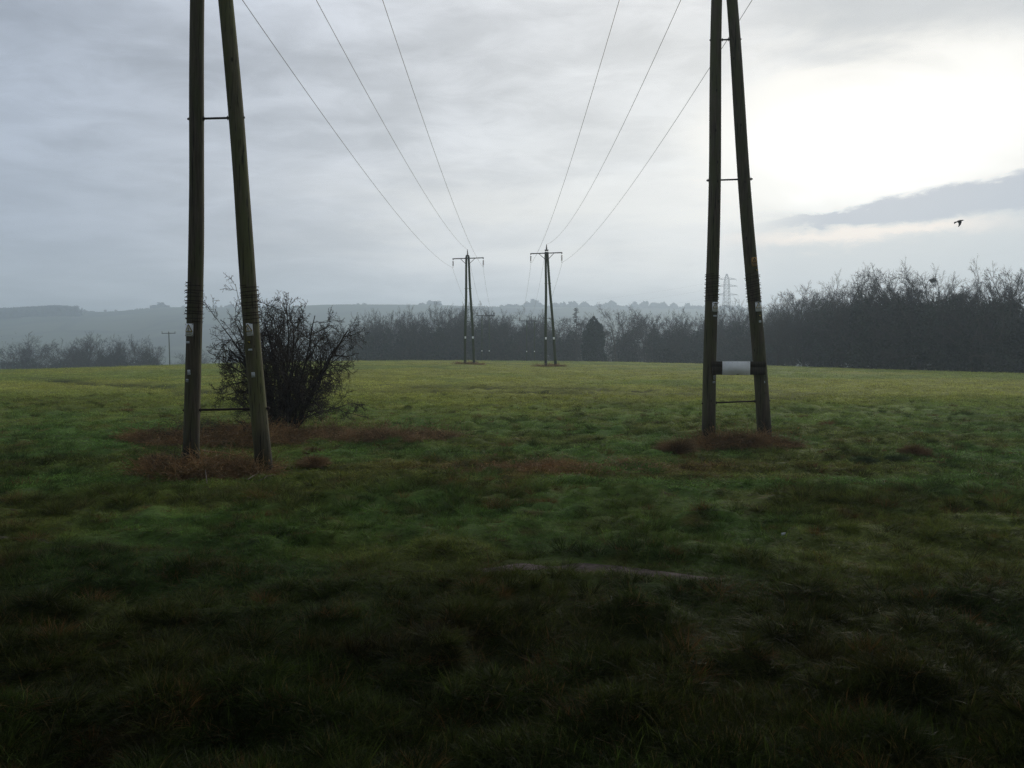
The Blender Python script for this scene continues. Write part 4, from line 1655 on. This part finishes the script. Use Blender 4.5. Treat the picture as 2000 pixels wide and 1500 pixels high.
# ------------------------------------------------------------------ unseen evergreen trees added behind and beside the viewer to shade the foreground
def shade_tree(seed, loc, label):
    r = np.random.RandomState(seed)
    root = empty('unseen_shade_tree', loc)
    tag(root, label, 'tree', 'added unseen trees that shade the foreground')
    T = polyline(np.zeros((1, 3)) - V(0, 0, .3), V(0, 0, 1)[None] + 0, np.array([9.0]), 6, .06, .05, r)
    TR = np.linspace(.42, .16, 7)[None]
    tm = MB()
    tm.tubes(T, TR, 10)
    A, AR, AL = spawn(T, TR, np.array([9.0]), 14, .42, 1, 62, .85, 6, .08, .03, .5, r, .3)
    okk = []
    tm.tubes(A, AR, 6)
    tm.build('trunk', M['bark'], root, smooth=True)
    b = MB()
    n = 34
    a = r.uniform(0, 6.28, n)
    q = np.sqrt(r.uniform(0, 1, n)) * 8.6
    cen = np.stack([np.cos(a) * q, np.sin(a) * q, r.uniform(7.5, 12.5, n) - q * .12], -1)
    leaf_cloud(b, cen, r.uniform(1.9, 3.1, n), 42000, .36, r, .6)
    # leaves cut away in front so the added crown stays out of view
    v = np.concatenate(b.v).reshape(-1, 4, 3)
    w = v.mean(1) + V(*loc)
    ok = (w[:, 2] > 3.0 + .57 * np.maximum(w[:, 1], 0)) & (w[:, 1] < 8.2) & (w[:, 2] > 3.0)
    b2 = MB()
    b2.add(v[ok].reshape(-1, 3), np.arange(ok.sum() * 4).reshape(-1, 4))
    b2.build('crown', M['ivy'], root)


shade_tree(71, (-9.0, -3.2, .1), 'added unseen shade tree behind the viewpoint, over the left of the meadow edge')
shade_tree(72, (.5, -3.6, .1), 'added unseen shade tree directly behind the viewpoint')
shade_tree(73, (9.5, -3.2, .1), 'added unseen shade tree behind the viewpoint, over the right of the meadow edge')
shade_tree(74, (19.0, -2.5, .1), 'added unseen shade tree at the right end of the row behind the viewpoint')
shade_tree(76, (-16.5, 5.0, .1), 'added unseen shade tree off to the left of the viewpoint')
shade_tree(77, (16.5, 5.0, .1), 'added unseen shade tree off to the right of the viewpoint')
shade_tree(75, (-18.5, -2.5, .1), 'added unseen shade tree at the left end of the row behind the viewpoint')
# ------------------------------------------------------------------ grass (instanced tufts)
def grass_mat():
    m, t = mat('meadow_grass_blades')
    a = t.n('ShaderNodeAttribute', attribute_type='INSTANCER', attribute_name='gcol').outputs['Color']
    inf = t.n('ShaderNodeObjectInfo')
    br_ = t.n('ShaderNodeNewGeometry')
    rnd = br_.outputs['Random Per Island']
    k = t.ramp(rnd, 0, 1, .55, 1.5, False)
    col = t.mix(1.0, a, t.comb(k, k, k), 'MULTIPLY')
    dry = t.ramp(rnd, .90, .94)
    col = t.mix(t.m('MULTIPLY', dry, .6), col, (.20, .14, .06))
    finish(t, col, .6, spec=.10, trans=.35)
    return m


GRASS = grass_mat()


def blades(n, rad, hgt, wid, lean, seed, segs=3, droop=-.15):
    r = np.random.RandomState(seed)
    a = r.uniform(0, 6.28, n)
    q = np.sqrt(r.uniform(0, 1, n)) * rad
    st = np.stack([np.cos(a) * q, np.sin(a) * q, np.full(n, -.02)], -1)
    common = r.normal(size=3) * V(.3, .3, 0)
    d0 = unit(V(0, 0, 1) + common * lean + r.normal(size=(n, 3)) * lean * V(1, 1, .2))
    P = polyline(st, d0, hgt * r.uniform(.45, 1.3, n), segs, .10, droop, r)
    side = unit(np.cross(P[:, 1] - P[:, 0], r.normal(size=(n, 3)))) * (wid * r.uniform(.6, 1.3, n) / 2)[:, None]
    vs = []
    for i in range(segs):
        w_ = 1 - .45 * i / segs
        vs += [P[:, i] - side * w_, P[:, i] + side * w_]
    vs.append(P[:, segs])
    v = np.stack(vs, 1)
    K = 2 * segs + 1
    base_ = np.arange(n)[:, None] * K
    b = MB()
    fl = [base_ + np.array([2 * i, 2 * i + 1, 2 * i + 3, 2 * i + 2]) for i in range(segs - 1)]
    fl.append(base_ + np.array([2 * segs - 2, 2 * segs - 1, 2 * segs]))
    b.add(v, fl)
    return b


def hidden_collection(name, mbs):
    c = bpy.data.collections.new(name)
    for i, mb in enumerate(mbs):
        o = mb.build('tuft_%02d' % i, GRASS)
        COL.objects.unlink(o)
        c.objects.link(o)
    return c


def scatter(name, pts, scale, rot, cols, coll, label):
    me = bpy.data.meshes.new(name)
    n = len(pts)
    me.vertices.add(n)
    me.vertices.foreach_set('co', pts.ravel())
    for nm, ty, key, val in (('gcol', 'FLOAT_COLOR', 'color', np.concatenate([cols, np.ones((n, 1))], 1)), ('gscale', 'FLOAT_VECTOR', 'vector', scale), ('grot', 'FLOAT_VECTOR', 'vector', rot)):
        a = me.attributes.new(nm, ty, 'POINT')
        a.data.foreach_set(key, val.ravel())
    me.materials.append(GRASS)
    o = bpy.data.objects.new(name, me)
    COL.objects.link(o)
    ng = bpy.data.node_groups.new(name + '_nodes', 'GeometryNodeTree')
    ng.interface.new_socket('Geometry', in_out='INPUT', socket_type='NodeSocketGeometry')
    ng.interface.new_socket('Geometry', in_out='OUTPUT', socket_type='NodeSocketGeometry')
    N = ng.nodes
    gi, go = N.new('NodeGroupInput'), N.new('NodeGroupOutput')
    ip = N.new('GeometryNodeInstanceOnPoints')
    ci = N.new('GeometryNodeCollectionInfo')
    ci.inputs['Collection'].default_value = coll
    ci.inputs['Separate Children'].default_value = True
    ci.inputs['Reset Children'].default_value = True
    ip.inputs['Pick Instance'].default_value = True
    rv = N.new('FunctionNodeRandomValue')
    rv.data_type = 'INT'
    for s_ in rv.inputs:
        if s_.name == 'Min' and s_.type == 'INT':
            s_.default_value = 0
        if s_.name == 'Max' and s_.type == 'INT':
            s_.default_value = 30
    a1 = N.new('GeometryNodeInputNamedAttribute')
    a1.data_type = 'FLOAT_VECTOR'
    a1.inputs[0].default_value = 'gscale'
    a2 = N.new('GeometryNodeInputNamedAttribute')
    a2.data_type = 'FLOAT_VECTOR'
    a2.inputs[0].default_value = 'grot'
    er = N.new('FunctionNodeEulerToRotation')
    L = ng.links.new
    L(gi.outputs[0], ip.inputs['Points'])
    L(ci.outputs[0], ip.inputs['Instance'])
    ro = [s_ for s_ in rv.outputs if s_.type == 'INT'][0]
    L(ro, ip.inputs['Instance Index'])
    L([s_ for s_ in a1.outputs if s_.name == 'Attribute'][0], ip.inputs['Scale'])
    L([s_ for s_ in a2.outputs if s_.name == 'Attribute'][0], er.inputs[0])
    L(er.outputs[0], ip.inputs['Rotation'])
    L(ip.outputs[0], go.inputs[0])
    md = o.modifiers.new('scatter', 'NODES')
    md.node_group = ng
    tag(o, label, 'grass', None, 'stuff')
    return o


near_c = hidden_collection('tufts_near', [blades(30, .07, .10, .0042, .35, 1), blades(30, .07, .12, .0040, .6, 2), blades(26, .06, .15, .0038, .8, 3, 4, -.25), blades(34, .08, .08, .0046, .5, 4),
                                          blades(24, .05, .17, .0036, .55, 5, 4, -.2)])
far_c = hidden_collection('tufts_far', [blades(46, .24, .10, .011, .45, 11, 2), blades(46, .24, .09, .011, .7, 12, 2), blades(40, .22, .11, .012, .6, 13, 2)])
vfar_c = hidden_collection('tufts_field', [blades(46, .55, .09, .024, .45, 21, 1), blades(46, .60, .08, .026, .7, 22, 1), blades(46, .60, .10, .024, .6, 23, 1)])


def make_points(n, y0, y1, seed):
    r = np.random.RandomState(seed)
    y = y0 * (y1 / y0) ** r.uniform(0, 1, n)
    x = r.uniform(-1, 1, n) * (.86 * y + 2.2)
    return x, y, r


def grass_layer(name, n, y0, y1, seed, coll, label, hs_=1.0):
    x, y, r = make_points(n, y0, y1, seed)
    off_path = np.abs(y - path_y(x)) > path_w(x) * r.uniform(.6, 1.15, n)
    in_patch = (((x + 5.0) / 1.1) ** 2 + ((y - 12.75) / .7) ** 2 < r.uniform(.5, 1.1, n)) | (((x - 5.0) / 1.2) ** 2 + ((y - 16.95) / .5) ** 2 < r.uniform(.5, 1.1, n))
    thin = vnoise(x, y, .5, 60) + .5 * vnoise(x, y, .17, 61) > r.uniform(.15, .62, n)
    ok = off_path & (~in_patch | (r.rand(n) < .40)) & (thin | (y > 22))
    ok &= (track_mask(x, y) < r.uniform(.12, .55, n))
    x, y = x[ok], y[ok]
    n = len(x)
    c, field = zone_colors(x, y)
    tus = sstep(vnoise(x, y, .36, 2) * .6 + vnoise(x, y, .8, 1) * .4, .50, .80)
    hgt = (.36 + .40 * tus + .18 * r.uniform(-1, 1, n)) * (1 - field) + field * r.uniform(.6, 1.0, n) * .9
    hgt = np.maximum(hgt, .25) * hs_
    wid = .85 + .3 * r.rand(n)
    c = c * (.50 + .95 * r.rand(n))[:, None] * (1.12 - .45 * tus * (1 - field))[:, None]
    tint = r.rand(n)
    c = np.where((tint > .96)[:, None] & (field < .5)[:, None], np.array([.17, .10, .04])[None] * .9, c)
    z = height(x, y)
    pts = np.stack([x, y, z], -1)
    rot = np.stack([r.normal(size=n) * .12, r.normal(size=n) * .12, r.uniform(0, 6.28, n)], -1)
    scatter(name, pts, np.stack([wid, wid, hgt], -1), rot, c, coll, label)


grass_layer('grass', 52000, 2.3, 13, 1, near_c, 'rough tufted grass of the dark foreground')
grass_layer('grass', 30000, 11, 32, 2, far_c, 'green grass of the middle meadow around the near poles')
grass_layer('grass', 30000, 27, 128, 3, vfar_c, 'yellow green crop grass of the field up to its crest', .8)

# tussocks standing out of the turf
def dome(n, rad, hgt, wid, seed, segs=3):
    r = np.random.RandomState(seed)
    a = r.uniform(0, 6.28, n)
    q = np.sqrt(r.uniform(0, 1, n))
    st = np.stack([np.cos(a) * q * rad * .55, np.sin(a) * q * rad * .55, np.full(n, -.03)], -1)
    d0 = unit(np.stack([np.cos(a) * q * 1.0, np.sin(a) * q * 1.0, np.full(n, 1.0)], -1) + r.normal(size=(n, 3)) * .22)
    P = polyline(st, d0, hgt * r.uniform(.6, 1.35, n), segs, .09, -.20, r)
    side = unit(np.cross(P[:, 1] - P[:, 0], r.normal(size=(n, 3)))) * (wid * r.uniform(.6, 1.3, n) / 2)[:, None]
    vs = []
    for i in range(segs):
        w_ = 1 - .5 * i / segs
        vs += [P[:, i] - side * w_, P[:, i] + side * w_]
    vs.append(P[:, segs])
    K = 2 * segs + 1
    base_ = np.arange(n)[:, None] * K
    b = MB()
    fl = [base_ + np.array([2 * i, 2 * i + 1, 2 * i + 3, 2 * i + 2]) for i in range(segs - 1)]
    fl.append(base_ + np.array([2 * segs - 2, 2 * segs - 1, 2 * segs]))
    b.add(np.stack(vs, 1), fl)
    return b


tus_c = hidden_collection('tufts_tussock', [dome(150, .11, .15, .0042, 31), dome(190, .14, .13, .0042, 32), dome(120, .09, .17, .0040, 33, 4)])


def tussocks(n, y0, y1, seed, sc, label):
    x, y, r = make_points(n, y0, y1, seed)
    ok = ((np.abs(y - path_y(x)) > .30) | (x < -.6) | (x > 2.0)) & (vnoise(x, y, 1.7, 91) > .30)
    x, y = x[ok], y[ok]
    n = len(x)
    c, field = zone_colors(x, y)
    k = r.rand(n)
    tone = np.where(k < .72, .42, np.where(k < .95, .95, 1.0))[:, None]
    c = c * tone
    c = np.where((k > .95)[:, None], np.array([.20, .115, .040])[None] * .8, c)
    s_ = sc * r.uniform(.55, 1.35, n) * (1 - .5 * field)
    scatter('grass_tussocks', np.stack([x, y, height(x, y)], -1), np.stack([s_ * r.uniform(.9, 1.5, n), s_ * r.uniform(.9, 1.5, n), s_ * r.uniform(.8, 1.3, n)], -1),
            np.stack([r.normal(size=n) * .12, r.normal(size=n) * .12, r.uniform(0, 6.28, n)], -1), c, tus_c, label)


tussocks(4200, 2.4, 11, 5, .62, 'darker grass tufts scattered through the foreground turf')
tussocks(4500, 9, 32, 6, .95, 'darker grass tufts scattered round the near poles')

# ------------------------------------------------------------------ haze
m, t = mat('thin_mist')
out = t.n('ShaderNodeOutputMaterial')
vp = t.n('ShaderNodeVolumePrincipled')
vp.inputs['Color'].default_value = (.74, .87, 1.0, 1)
vp.inputs['Density'].default_value = .00082
vp.inputs['Anisotropy'].default_value = .42
t.t.links.new(vp.outputs[0], out.inputs['Volume'])
b = MB()
b.box(V(0, 1180, 56), V(2600, 0, 0), V(0, 1420, 0), V(0, 0, 83))
tag(b.build('haze', m), 'thin even winter mist over the whole valley', 'mist', None, 'stuff')
